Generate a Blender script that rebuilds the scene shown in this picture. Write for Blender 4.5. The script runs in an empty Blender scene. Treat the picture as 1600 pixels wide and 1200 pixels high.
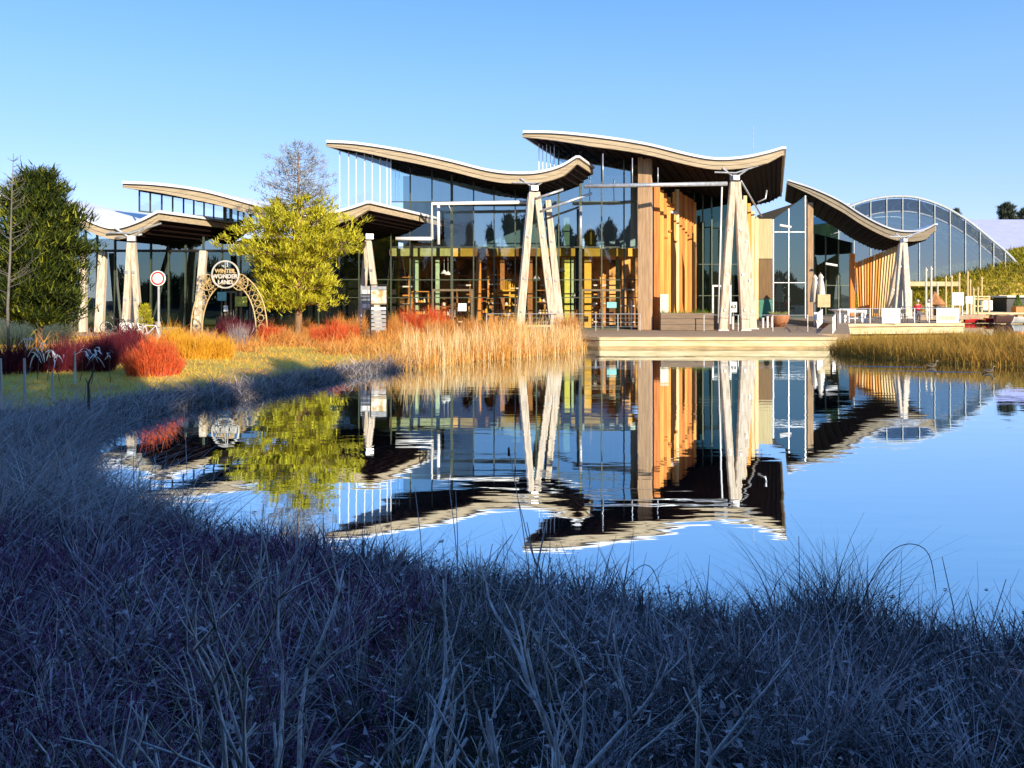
import bpy, bmesh, math, random
import numpy as np
from mathutils import Vector, Matrix

random.seed(7); rng = np.random.default_rng(7)
R = math.radians
scene = bpy.context.scene
col = scene.collection

# ------------------------------------------------------------------ camera
F, HY, CX, CH = 1250.0, 467.0, 800.0, 3.0        # focal length in photo pixels, horizon row, centre column, eye height
cam_d = bpy.data.cameras.new('camera'); cam = bpy.data.objects.new('camera', cam_d); col.objects.link(cam)
cam.location = (0, 0, CH); cam.rotation_euler = (R(90), 0, 0)
cam_d.sensor_width = 36; cam_d.lens = 36 * F / 1600; cam_d.shift_y = -(600 - HY) / 1600
cam_d.clip_start = 0.1; cam_d.clip_end = 6000
scene.camera = cam

# ------------------------------------------------------------------ sky and sun
SUN_EL, SUN_AZ = R(18), R(32)                     # azimuth: to the right of straight behind the camera
world = bpy.data.worlds.new('World'); scene.world = world; world.use_nodes = True
nt = world.node_tree; nt.nodes.clear()
sky = nt.nodes.new('ShaderNodeTexSky'); sky.sky_type = 'NISHITA'; sky.sun_disc = False
sky.sun_elevation = SUN_EL; sky.sun_rotation = R(180) - SUN_AZ
sky.air_density = 1.0; sky.dust_density = 0.0; sky.ozone_density = 2.2
hs = nt.nodes.new('ShaderNodeHueSaturation'); hs.inputs['Saturation'].default_value = 1.25
bg = nt.nodes.new('ShaderNodeBackground'); bg.inputs['Strength'].default_value = 0.15
wo = nt.nodes.new('ShaderNodeOutputWorld')
# clean the yellow band of the model's horizon: clear, cold air all round the horizon
tcw = nt.nodes.new('ShaderNodeTexCoord'); sxw = nt.nodes.new('ShaderNodeSeparateXYZ'); crw = nt.nodes.new('ShaderNodeValToRGB'); mxw = nt.nodes.new('ShaderNodeMix')
mxw.data_type = 'RGBA'; mxw.blend_type = 'MULTIPLY'; mxw.inputs[0].default_value = 1.0
ew = crw.color_ramp.elements; ew[0].position = 0.0; ew[0].color = (1.02, 0.80, 1.30, 1); ew[1].position = 0.42; ew[1].color = (1.06, 0.97, 1.05, 1)
ew.new(0.20).color = (1.05, 0.85, 1.15, 1)
nt.links.new(tcw.outputs['Generated'], sxw.inputs[0]); nt.links.new(sxw.outputs['Z'], crw.inputs[0])
nt.links.new(sky.outputs[0], hs.inputs['Color']); nt.links.new(hs.outputs[0], mxw.inputs[6]); nt.links.new(crw.outputs[0], mxw.inputs[7])
# even winter haze: half of the light follows height above the horizon only, all the way round
cre = nt.nodes.new('ShaderNodeValToRGB'); ee = cre.color_ramp.elements; ee[0].position = 0.0; ee[0].color = (0.44, 0.69, 0.88, 1); ee[1].position = 1.0; ee[1].color = (0.06, 0.20, 0.62, 1)
ee.new(0.13).color = (0.37, 0.62, 0.87, 1); ee.new(0.25).color = (0.28, 0.56, 0.87, 1); ee.new(0.38).color = (0.16, 0.41, 0.86, 1)
vm = nt.nodes.new('ShaderNodeVectorMath'); vm.operation = 'SCALE'; vm.inputs['Scale'].default_value = 5.0
mx2 = nt.nodes.new('ShaderNodeMix'); mx2.data_type = 'RGBA'; mx2.inputs[0].default_value = 0.6
nt.links.new(sxw.outputs['Z'], cre.inputs[0]); nt.links.new(cre.outputs[0], vm.inputs[0]); nt.links.new(mxw.outputs[2], mx2.inputs[6]); nt.links.new(vm.outputs[0], mx2.inputs[7])
nt.links.new(mx2.outputs[2], bg.inputs[0]); nt.links.new(bg.outputs[0], wo.inputs[0])
sun_d = bpy.data.lights.new('sun', 'SUN'); sun = bpy.data.objects.new('sun', sun_d); col.objects.link(sun)
sun_d.energy = 5.0; sun_d.angle = R(0.5); sun_d.color = (1.0, 0.86, 0.66)
sdir = Vector((math.sin(SUN_AZ) * math.cos(SUN_EL), -math.cos(SUN_AZ) * math.cos(SUN_EL), math.sin(SUN_EL)))
sun.rotation_euler = sdir.to_track_quat('Z', 'Y').to_euler(); sun.location = (20, -40, 40)
vs = scene.view_settings; vs.view_transform = 'Standard'; vs.look = 'None'; vs.gamma = 1; vs.use_curve_mapping = False
vs.exposure = 0.62
scene.cycles.max_bounces = 8; scene.cycles.transparent_max_bounces = 24
scene.cycles.caustics_reflective = False; scene.cycles.caustics_refractive = False

# ------------------------------------------------------------------ helpers
def P(px, py, D): return Vector(((px - CX) * D / F, D, CH - (py - HY) * D / F))
def XP(px, D): return (px - CX) * D / F
def ZP(py, D): return CH - (py - HY) * D / F

def setp(o, label=None, cat=None, group=None, kind=None):
    if label: o['label'] = label
    if cat: o['category'] = cat
    if group: o['group'] = group
    if kind: o['kind'] = kind
    return o
def empty(name, loc, label, cat, group=None, rz=0):
    o = bpy.data.objects.new(name, None); col.objects.link(o); o.location = loc; o.rotation_euler = (0, 0, rz)
    o.empty_display_size = 0.3
    return setp(o, label, cat, group)
def origin(o):
    v = Vector((0, 0, 0))
    while o is not None: v += o.location; o = o.parent
    return v
def link_mesh(name, me, mat, parent=None, loc=None):
    o = bpy.data.objects.new(name, me); col.objects.link(o)
    if parent is not None: o.parent = parent
    if loc is not None: o.location = loc
    if mat is not None:
        for m in (mat if isinstance(mat, (list, tuple)) else [mat]): me.materials.append(m)
    return o
def copy_tree(o, parent=None):
    c = o.copy(); col.objects.link(c)
    if parent is not None: c.parent = parent
    for ch in list(o.children): copy_tree(ch, c)
    return c

class MB:
    def __init__(s): s.v = []; s.f = []
    def add(s, vs, fs):
        n = len(s.v); s.v += [tuple(v) for v in vs]; s.f += [tuple(i + n for i in f) for f in fs]; return s
    def box(s, a, b):
        x0, y0, z0 = a; x1, y1, z1 = b
        return s.add([(x0,y0,z0),(x1,y0,z0),(x1,y1,z0),(x0,y1,z0),(x0,y0,z1),(x1,y0,z1),(x1,y1,z1),(x0,y1,z1)],
                     [(0,3,2,1),(4,5,6,7),(0,1,5,4),(1,2,6,5),(2,3,7,6),(3,0,4,7)])
    def cbox(s, c, sz, rz=0.0):
        w, d, h = sz; m = Matrix.Rotation(rz, 3, 'Z'); c = Vector(c)
        vs = [c + m @ Vector((x*w/2, y*d/2, z*h/2)) for z in (-1,1) for x, y in ((-1,-1),(1,-1),(1,1),(-1,1))]
        return s.add(vs, [(0,3,2,1),(4,5,6,7),(0,1,5,4),(1,2,6,5),(2,3,7,6),(3,0,4,7)])
    def bar(s, p0, p1, w, h, w1=None, h1=None, up=(0,0,1)):
        p0 = Vector(p0); p1 = Vector(p1); d = (p1 - p0).normalized(); u = Vector(up)
        if abs(d.dot(u)) > 0.95: u = Vector((0, 1, 0))
        a = d.cross(u).normalized(); b = a.cross(d).normalized()
        w1 = w if w1 is None else w1; h1 = h if h1 is None else h1
        vs = [p0 + a*x*w/2 + b*y*h/2 for x, y in ((-1,-1),(1,-1),(1,1),(-1,1))] + [p1 + a*x*w1/2 + b*y*h1/2 for x, y in ((-1,-1),(1,-1),(1,1),(-1,1))]
        return s.add(vs, [(0,3,2,1),(4,5,6,7),(0,1,5,4),(1,2,6,5),(2,3,7,6),(3,0,4,7)])
    def tube(s, pts, r, n=8, cap=True):
        pts = [Vector(p) for p in pts]; rs = r if isinstance(r, (list, tuple)) else [r]*len(pts)
        base = len(s.v); k = len(pts); prev = None
        for i, p in enumerate(pts):
            d = (pts[min(i+1, k-1)] - pts[max(i-1, 0)]).normalized()
            if prev is None:
                u = Vector((0,0,1)) if abs(d.z) < .9 else Vector((1,0,0)); a = d.cross(u).normalized()
            else:
                a = (prev - d*prev.dot(d)).normalized()
            prev = a; b = d.cross(a)
            for j in range(n):
                t = 2*math.pi*j/n; s.v.append(tuple(p + (a*math.cos(t) + b*math.sin(t))*rs[i]))
        for i in range(k-1):
            for j in range(n):
                j2 = (j+1) % n
                s.f.append((base+i*n+j, base+i*n+j2, base+(i+1)*n+j2, base+(i+1)*n+j))
        if cap:
            s.f.append(tuple(base + j for j in reversed(range(n)))); s.f.append(tuple(base+(k-1)*n+j for j in range(n)))
        return s
    def lathe(s, c, prof, n=16):
        c = Vector(c); base = len(s.v)
        for r, z in prof:
            for j in range(n):
                t = 2*math.pi*j/n; s.v.append((c.x + r*math.cos(t), c.y + r*math.sin(t), c.z + z))
        for i in range(len(prof)-1):
            for j in range(n):
                j2 = (j+1) % n; s.f.append((base+i*n+j, base+i*n+j2, base+(i+1)*n+j2, base+(i+1)*n+j))
        s.f.append(tuple(base + j for j in reversed(range(n)))); s.f.append(tuple(base+(len(prof)-1)*n+j for j in range(n)))
        return s
    def ring(s, c, r, rt, n=28, m=6, axis='Y'):
        pts = []
        c = Vector(c); base = len(s.v)
        for i in range(n):
            t = 2*math.pi*i/n
            for j in range(m):
                p = 2*math.pi*j/m; rr = r + rt*math.cos(p); o = rt*math.sin(p)
                v = (rr*math.cos(t), o, rr*math.sin(t)) if axis == 'Y' else (o, rr*math.cos(t), rr*math.sin(t))
                s.v.append(tuple(c + Vector(v)))
        for i in range(n):
            for j in range(m):
                s.f.append((base+i*m+j, base+((i+1)%n)*m+j, base+((i+1)%n)*m+(j+1)%m, base+i*m+(j+1)%m))
        return s
    def prism(s, poly, z0, z1):
        n = len(poly)
        vs = [(x, y, z0) for x, y in poly] + [(x, y, z1) for x, y in poly]
        return s.add(vs, [tuple(reversed(range(n))), tuple(range(n, 2*n))] + [(i, (i+1)%n, n+(i+1)%n, n+i) for i in range(n)])
    def build(s, name, mat, parent=None, smooth=False, loc=None, bevel=0, kind=None, label=None):
        o0 = origin(parent) if parent is not None else Vector(loc or (0,0,0))
        me = bpy.data.meshes.new(name)
        me.from_pydata([(v[0]-o0.x, v[1]-o0.y, v[2]-o0.z) for v in s.v], [], s.f)
        if smooth: me.polygons.foreach_set('use_smooth', [True]*len(me.polygons))
        o = link_mesh(name, me, mat, parent, loc if parent is None else None)
        if bevel:
            b = o.modifiers.new('bevel', 'BEVEL'); b.width = bevel; b.segments = 1; b.limit_method = 'ANGLE'
        return setp(o, label, None, None, kind)

def np_mesh(name, V, Fq, mat, parent=None, loc=(0,0,0), smooth=False):
    o0 = origin(parent) if parent is not None else Vector(loc)
    V = V - np.array(o0)[None, :]
    me = bpy.data.meshes.new(name); k = Fq.shape[1]
    me.vertices.add(len(V)); me.vertices.foreach_set('co', V.astype(np.float32).ravel())
    me.loops.add(Fq.size); me.loops.foreach_set('vertex_index', Fq.astype(np.int32).ravel())
    me.polygons.add(len(Fq)); me.polygons.foreach_set('loop_start', np.arange(0, Fq.size, k, dtype=np.int32))
    me.polygons.foreach_set('loop_total', np.full(len(Fq), k, dtype=np.int32))
    if smooth: me.polygons.foreach_set('use_smooth', np.ones(len(Fq), dtype=bool))
    me.update(calc_edges=True); me.validate()
    return link_mesh(name, me, mat, parent, None if parent is not None else loc)

def ribbons(base, d, L, W, bend, segs=3, twist=None):
    """n curved tapering blades as quads. base (n,3), d (n,3) unit, L, W (n,), bend (n,3) sideways droop at the tip"""
    n = len(base); ph = rng.uniform(0, math.pi, n) if twist is None else twist
    side = np.stack([np.cos(ph), np.sin(ph), np.zeros(n)], 1)
    V = np.zeros((n, (segs+1)*2, 3))
    for i in range(segs+1):
        t = i/segs
        c = base + d*(L*t)[:, None] + bend*(L*t*t)[:, None]
        w = W*(1 - 0.85*t)
        V[:, 2*i] = c - side*w[:, None]/2; V[:, 2*i+1] = c + side*w[:, None]/2
    idx = np.array([[2*i, 2*i+1, 2*i+3, 2*i+2] for i in range(segs)])
    Fq = (np.arange(n)*(segs+1)*2)[:, None, None] + idx[None]
    return V.reshape(-1, 3), Fq.reshape(-1, 4)
def join(parts):
    V = []; Fq = []; n = 0
    for v, f in parts: V.append(v); Fq.append(f + n); n += len(v)
    return np.concatenate(V), np.concatenate(Fq)

# ------------------------------------------------------------------ materials
def mat(name, c, rough=0.7, c2=None, scale=4.0, stretch=(1,1,1), bump=0.0, metal=0.0, spec=0.4, c3=None, bscale=None, detail=6, fac_lo=0.35, fac_hi=0.65):
    m = bpy.data.materials.new(name); m.use_nodes = True; t = m.node_tree; b = t.nodes['Principled BSDF']
    b.inputs['Roughness'].default_value = rough; b.inputs['Metallic'].default_value = metal
    b.inputs['Specular IOR Level'].default_value = spec; b.inputs['Base Color'].default_value = (*c, 1)
    if c2 is None: c2 = tuple(x*0.72 for x in c)
    tc = t.nodes.new('ShaderNodeTexCoord'); mp = t.nodes.new('ShaderNodeMapping'); mp.inputs['Scale'].default_value = stretch
    nz = t.nodes.new('ShaderNodeTexNoise'); nz.inputs['Scale'].default_value = scale; nz.inputs['Detail'].default_value = detail
    cr = t.nodes.new('ShaderNodeValToRGB'); cr.color_ramp.elements[0].position = fac_lo; cr.color_ramp.elements[1].position = fac_hi
    cr.color_ramp.elements[0].color = (*c2, 1); cr.color_ramp.elements[1].color = (*c, 1)
    if c3: e = cr.color_ramp.elements.new(0.5*(fac_lo+fac_hi)); e.color = (*c3, 1)
    t.links.new(tc.outputs['Object'], mp.inputs[0]); t.links.new(mp.outputs[0], nz.inputs['Vector'])
    t.links.new(nz.outputs['Fac'], cr.inputs[0]); t.links.new(cr.outputs[0], b.inputs['Base Color'])
    if bump:
        n2 = t.nodes.new('ShaderNodeTexNoise'); n2.inputs['Scale'].default_value = bscale or scale*4; n2.inputs['Detail'].default_value = 5
        t.links.new(mp.outputs[0], n2.inputs['Vector'])
        bp = t.nodes.new('ShaderNodeBump'); bp.inputs['Strength'].default_value = bump; bp.inputs['Distance'].default_value = 0.05
        t.links.new(n2.outputs['Fac'], bp.inputs['Height']); t.links.new(bp.outputs[0], b.inputs['Normal'])
    return m
def leafmat(name, cols, rough=0.65, trans=0.25, patch=0.35, pscale=0.6):
    """each blade (mesh island) takes its own colour from a ramp, shifted in patches"""
    m = bpy.data.materials.new(name); m.use_nodes = True; t = m.node_tree; b = t.nodes['Principled BSDF']
    b.inputs['Roughness'].default_value = rough; b.inputs['Specular IOR Level'].default_value = 0.25
    g = t.nodes.new('ShaderNodeNewGeometry'); cr = t.nodes.new('ShaderNodeValToRGB')
    tc = t.nodes.new('ShaderNodeTexCoord'); nz = t.nodes.new('ShaderNodeTexNoise'); nz.inputs['Scale'].default_value = pscale; nz.inputs['Detail'].default_value = 3
    t.links.new(tc.outputs['Object'], nz.inputs['Vector'])
    mx = t.nodes.new('ShaderNodeMix'); mx.data_type = 'FLOAT'; mx.inputs[0].default_value = patch
    mr = t.nodes.new('ShaderNodeMapRange'); mr.inputs[1].default_value = 0.3; mr.inputs[2].default_value = 0.7
    t.links.new(nz.outputs['Fac'], mr.inputs[0]); t.links.new(g.outputs['Random Per Island'], mx.inputs[2]); t.links.new(mr.outputs[0], mx.inputs[3])
    els = cr.color_ramp.elements
    while len(els) < len(cols): els.new(0.5)
    for i, c in enumerate(cols): els[i].position = i/(len(cols)-1); els[i].color = (*c, 1)
    t.links.new(mx.outputs[0], cr.inputs[0]); t.links.new(cr.outputs[0], b.inputs['Base Color'])
    if trans:
        tr = t.nodes.new('ShaderNodeBsdfTranslucent'); t.links.new(cr.outputs[0], tr.inputs[0])
        ms = t.nodes.new('ShaderNodeMixShader'); ms.inputs[0].default_value = trans
        out = t.nodes['Material Output']
        t.links.new(b.outputs[0], ms.inputs[1]); t.links.new(tr.outputs[0], ms.inputs[2]); t.links.new(ms.outputs[0], out.inputs[0])
    return m
def glassmat(name, tint, refl, mirror=(0.85,0.93,1.0), rough=0.01, wav=0.004):
    m = bpy.data.materials.new(name); m.use_nodes = True; t = m.node_tree; t.nodes.clear()
    out = t.nodes.new('ShaderNodeOutputMaterial'); tr = t.nodes.new('ShaderNodeBsdfTransparent'); tr.inputs[0].default_value = (*tint, 1)
    gl = t.nodes.new('ShaderNodeBsdfGlossy'); gl.inputs['Color'].default_value = (*mirror, 1); gl.inputs['Roughness'].default_value = rough
    ms = t.nodes.new('ShaderNodeMixShader')
    fr = t.nodes.new('ShaderNodeFresnel'); fr.inputs[0].default_value = 1.5
    mr = t.nodes.new('ShaderNodeMapRange'); mr.inputs[1].default_value = 0.0; mr.inputs[2].default_value = 1; mr.inputs[3].default_value = refl; mr.inputs[4].default_value = 1
    tc = t.nodes.new('ShaderNodeTexCoord'); nz = t.nodes.new('ShaderNodeTexNoise'); nz.inputs['Scale'].default_value = 0.7; nz.inputs['Detail'].default_value = 1
    bp = t.nodes.new('ShaderNodeBump'); bp.inputs['Strength'].default_value = 0.6; bp.inputs['Distance'].default_value = wav
    t.links.new(tc.outputs['Object'], nz.inputs['Vector']); t.links.new(nz.outputs['Fac'], bp.inputs['Height']); t.links.new(bp.outputs[0], gl.inputs['Normal'])
    t.links.new(fr.outputs[0], mr.inputs[0]); t.links.new(mr.outputs[0], ms.inputs[0])
    t.links.new(tr.outputs[0], ms.inputs[1]); t.links.new(gl.outputs[0], ms.inputs[2]); t.links.new(ms.outputs[0], out.inputs[0])
    return m

M = {}
M['fascia'] = mat('weathered_glulam', (0.55,0.45,0.30), 0.75, (0.33,0.26,0.17), 3, (0.25,1,9), 0.25)
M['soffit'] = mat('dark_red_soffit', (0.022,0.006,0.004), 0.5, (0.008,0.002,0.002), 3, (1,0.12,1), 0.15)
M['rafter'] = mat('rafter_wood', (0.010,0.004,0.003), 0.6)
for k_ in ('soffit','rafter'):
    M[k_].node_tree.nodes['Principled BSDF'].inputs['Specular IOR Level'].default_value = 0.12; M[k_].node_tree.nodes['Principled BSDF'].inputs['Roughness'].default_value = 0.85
M['white_cap'] = mat('white_roof_sheet', (0.85,0.86,0.88), 0.45, (0.72,0.73,0.78), 0.8)
M['drip'] = mat('dark_drip_edge', (0.03,0.03,0.03), 0.5)
M['greywood'] = mat('silvered_timber', (0.70,0.60,0.48), 0.8, (0.44,0.35,0.25), 3, (3,3,0.3), 0.35, c3=(0.60,0.51,0.40))
M['tanwood'] = mat('brown_column_timber', (0.56,0.37,0.21), 0.75, (0.36,0.23,0.13), 3, (4,4,0.25), 0.3)
def plank(name, a, b): return mat(name, a, 0.65, b, 2.2, (4,4,0.22), 0.3)
M['slat_a'] = plank('orange_larch', (0.72,0.25,0.03), (0.52,0.16,0.018))
M['slat_b'] = plank('golden_larch', (0.84,0.39,0.07), (0.62,0.24,0.035))
M['slat_c'] = plank('red_larch', (0.62,0.20,0.03), (0.40,0.11,0.015))
M['slat_d'] = plank('pale_larch', (0.85,0.64,0.34), (0.64,0.44,0.20))
M['mullion'] = mat('dark_green_mullion', (0.085,0.105,0.07), 0.4, metal=0.3)
M['frame_brown'] = mat('bronze_door_frame', (0.20,0.155,0.09), 0.45, metal=0.2)
M['steel'] = mat('galvanised_steel', (0.62,0.64,0.66), 0.35, metal=0.5)
M['whitemetal'] = mat('white_painted_metal', (0.8,0.8,0.8), 0.4, (0.7,0.7,0.7))
M['black'] = mat('black_metal', (0.015,0.015,0.017), 0.5)
M['darkwall'] = mat('dark_interior_wall', (0.018,0.015,0.012), 0.8)
M['amber_glow_wall'] = mat('amber_glow_back_wall', (0.80,0.42,0.12), 0.8, (0.14,0.065,0.02), 0.9, (1,1,.6), fac_lo=.45, fac_hi=.6)  # amber patches imitate the glow of the sunlit hall in the wall colour
M['sky_tone_wall'] = mat('sky_tone_upper_wall', (0.50,0.64,0.62), 0.8, (0.34,0.44,0.44), 0.5, (2,1,.3))  # pale blue-green imitates sky mirrored in the upper panes
M['floor_in'] = mat('interior_floor', (0.12,0.09,0.06), 0.6)
M['glass'] = glassmat('facade_glass', (0.98,1.0,0.97), 0.06, (0.72,0.90,1.0))
M['glass_black'] = glassmat('recess_glass', (0.30,0.42,0.36), 0.05, (0.5,0.9,0.8))
M['glass_b'] = glassmat('facade_glass_upper', (0.62,0.76,0.80), 0.40, (0.66,0.84,0.90))
M['glass_dark'] = glassmat('facade_glass_dark', (0.35,0.45,0.42), 0.15, (0.6,0.9,0.9))
M['glass_clear'] = glassmat('screen_glass_clear', (0.95,0.98,1.0), 0.10)
M['glass_green'] = glassmat('greenhouse_glass', (0.55,0.72,0.76), 0.24, (0.72,0.88,0.95))
M['yellow'] = mat('yellow_band', (0.80,0.46,0.04), 0.6, (0.70,0.36,0.03))
M['olive'] = mat('olive_band', (0.34,0.36,0.12), 0.6)
M['orange_in'] = mat('orange_interior_wood', (0.75,0.32,0.06), 0.6, (0.55,0.20,0.03), 3, (3,3,.4))
M['browno'] = mat('brown_interior_wood', (0.40,0.16,0.035), 0.6)
M['palegreen'] = mat('pale_green_column', (0.42,0.58,0.34), 0.6)
M['lime'] = mat('lime_yellow_column', (0.70,0.66,0.10), 0.6)
M['deck'] = mat('deck_boards', (0.42,0.30,0.19), 0.8, (0.30,0.21,0.13), 2, (0.3,6,1), 0.3)
M['quay'] = mat('pale_quay_timber', (0.74,0.62,0.38), 0.75, (0.55,0.42,0.22), 2, (0.4,1,3), 0.3)
M['quay_low'] = mat('stained_quay_beam', (0.62,0.44,0.20), 0.8, (0.36,0.25,0.12), 2, (0.5,1,4), 0.3)
M['planter'] = mat('taupe_planter_board', (0.24,0.17,0.11), 0.75, (0.17,0.12,0.08), 2, (0.5,1,4), 0.2)
M['terracotta'] = mat('terracotta', (0.45,0.19,0.09), 0.75)
M['canvas'] = mat('cream_canvas', (0.75,0.70,0.60), 0.8, (0.62,0.57,0.48))
M['white'] = mat('white_panel', (0.82,0.82,0.80), 0.5, (0.75,0.75,0.73))
M['greenpanel'] = mat('teal_green_panel', (0.03,0.20,0.13), 0.5)
M['paleply'] = mat('pale_plywood', (0.50,0.42,0.22), 0.6, (0.40,0.33,0.16), 2, (4,4,0.3))
M['brownply'] = mat('brown_plywood', (0.17,0.09,0.02), 0.6, (0.12,0.06,0.015), 2, (4,4,0.3))
M['red'] = mat('red_paint', (0.65,0.03,0.03), 0.4)
M['crimson'] = mat('red_coat', (0.55,0.02,0.03), 0.8)
M['orange'] = mat('orange_plastic', (0.75,0.20,0.03), 0.4)
M['cyan'] = mat('cyan_poster', (0.25,0.62,0.62), 0.5)
M['yellowposter'] = mat('yellow_poster', (0.62,0.60,0.10), 0.5)
M['archgold'] = mat('gilded_arch_tube', (0.60,0.44,0.20), 0.5, (0.45,0.32,0.14))
M['archwhite'] = mat('white_arch_ring', (0.62,0.59,0.52), 0.5)
M['bark'] = mat('pine_bark', (0.36,0.20,0.10), 0.9, (0.19,0.11,0.06), 5, (2,2,0.6), 0.6)
M['barkdark'] = mat('dark_bark', (0.12,0.085,0.06), 0.9, (0.06,0.045,0.03), 5, (2,2,0.6), 0.6)
M['barkgrey'] = mat('grey_dead_wood', (0.85,0.80,0.80), 0.85, (0.42,0.38,0.39), 8, (2,2,0.6), 0.5)
M['bare_bark'] = mat('dull_bare_bark', (0.20,0.18,0.16), 0.85, (0.11,0.10,0.09), 8, (2,2,.6), .4)
M['skin'] = mat('skin', (0.55,0.33,0.24), 0.6)
M['denim'] = mat('grey_trousers', (0.12,0.12,0.14), 0.8)
M['hair'] = mat('white_hat', (0.7,0.7,0.7), 0.9)
M['rubber'] = mat('tyre_rubber', (0.02,0.02,0.02), 0.8)
M['bikewhite'] = mat('white_bike_frame', (0.70,0.70,0.80), 0.35)
M['duckbrown'] = mat('duck_feathers', (0.16,0.11,0.07), 0.8, (0.07,0.05,0.03), 12)
M['duckgreen'] = mat('duck_head', (0.015,0.05,0.03), 0.5)
M['duckbill'] = mat('duck_bill', (0.55,0.38,0.05), 0.5)
M['ghframe'] = mat('blue_grey_greenhouse_frame', (0.42,0.48,0.52), 0.5)
M['lilac'] = mat('lilac_membrane', (0.50,0.52,0.80), 0.5, (0.44,0.46,0.74), 0.4)
M['stone'] = mat('dark_stone', (0.10,0.09,0.08), 0.8, bump=0.5)
M['pale_dead'] = mat('bleached_leaf', (0.72,0.72,0.74), 0.8, (0.45,0.45,0.48), 6)
M['barge'] = mat('brown_hull', (0.10,0.045,0.03), 0.5)
M['hutwood'] = mat('orange_hut_shingle', (0.52,0.24,0.09), 0.8, (0.32,0.14,0.05), 4)
M['sand'] = mat('sandy_wall', (0.62,0.50,0.30), 0.9, (0.5,0.38,0.2), 1)
M['orangewood'] = plank('bright_orange_post', (0.75,0.22,0.02), (0.6,0.15,0.015))

L = {}
L['gold_reed'] = leafmat('golden_reed', [(0.50,0.20,0.03),(0.80,0.40,0.07),(0.92,0.60,0.20),(0.66,0.27,0.04)], trans=0.3)
L['brown_reed'] = leafmat('brown_reed', [(0.30,0.15,0.035),(0.55,0.32,0.06),(0.40,0.26,0.05),(0.22,0.12,0.03)], trans=0.25, patch=0.5, pscale=0.4)
L['grey_grass'] = leafmat('bleached_grass', [(0.05,0.04,0.05),(0.62,0.56,0.56),(0.12,0.10,0.11),(0.98,0.92,0.90)], trans=0.2)  # palest stops raised to imitate extra skylight on the left bank
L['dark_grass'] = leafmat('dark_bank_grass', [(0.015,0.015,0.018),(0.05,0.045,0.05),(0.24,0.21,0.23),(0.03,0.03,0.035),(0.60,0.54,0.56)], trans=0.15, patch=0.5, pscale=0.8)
L['purple'] = leafmat('purple_twigs', [(0.03,0.008,0.026),(0.06,0.012,0.05),(0.34,0.10,0.28),(0.04,0.01,0.035),(0.50,0.26,0.44)], trans=0.1)
L['darkleaf'] = leafmat('dark_bramble_leaf', [(0.012,0.014,0.018),(0.02,0.02,0.03),(0.10,0.10,0.12),(0.015,0.015,0.025),(0.34,0.32,0.38)], trans=0.1)
L['white_leaf'] = leafmat('bleached_leaf_blade', [(0.55,0.52,0.54),(0.92,0.90,0.92),(0.75,0.72,0.75)], trans=0.2)
L['lawn'] = leafmat('winter_lawn', [(0.84,0.40,0.07),(0.86,0.48,0.09),(0.58,0.42,0.06),(0.90,0.50,0.14)], trans=0.25, patch=0.6, pscale=0.25)
L['red_stem'] = leafmat('red_dogwood', [(0.50,0.05,0.02),(0.72,0.10,0.03),(0.60,0.14,0.04),(0.78,0.20,0.07)], trans=0.15)
L['maroon'] = leafmat('maroon_dogwood', [(0.07,0.006,0.016),(0.14,0.010,0.022),(0.10,0.015,0.03),(0.20,0.03,0.03)], trans=0.1)
L['gold_stem'] = leafmat('golden_dogwood', [(0.70,0.34,0.02),(0.80,0.44,0.04),(0.62,0.30,0.02),(0.85,0.52,0.07)], trans=0.15)
L['orange_stem'] = leafmat('orange_grass', [(0.62,0.24,0.05),(0.74,0.36,0.09),(0.52,0.20,0.05),(0.80,0.48,0.16)], trans=0.2)
L['gold_pine'] = leafmat('golden_pine_needles', [(0.14,0.14,0.01),(0.66,0.60,0.04),(0.40,0.40,0.025),(0.90,0.80,0.08)], trans=0.2, patch=0.3, pscale=1.2)
L['silver_pine'] = leafmat('silvery_pine_needles', [(0.20,0.24,0.28),(0.32,0.36,0.40),(0.26,0.30,0.32),(0.40,0.42,0.44)], trans=0.1)
L['dark_pine'] = leafmat('dark_pine_needles', [(0.010,0.02,0.006),(0.02,0.036,0.007),(0.06,0.085,0.01),(0.44,0.46,0.035)], trans=0.15, patch=0.3, pscale=1.0)
L['hill'] = leafmat('yellow_green_shrub', [(0.10,0.11,0.015),(0.44,0.40,0.025),(0.34,0.27,0.03),(0.60,0.50,0.05)], trans=0.2, patch=0.5, pscale=0.3)
L['belt'] = leafmat('belt_foliage', [(0.03,0.04,0.015),(0.06,0.07,0.025),(0.04,0.05,0.02)], trans=0.1)
L['green'] = leafmat('fresh_green', [(0.10,0.18,0.02),(0.20,0.30,0.03),(0.30,0.36,0.05)], trans=0.2)
L['farpine'] = leafmat('far_pine', [(0.05,0.07,0.05),(0.09,0.11,0.07)], trans=0.0)

exec_parts = True
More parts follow.
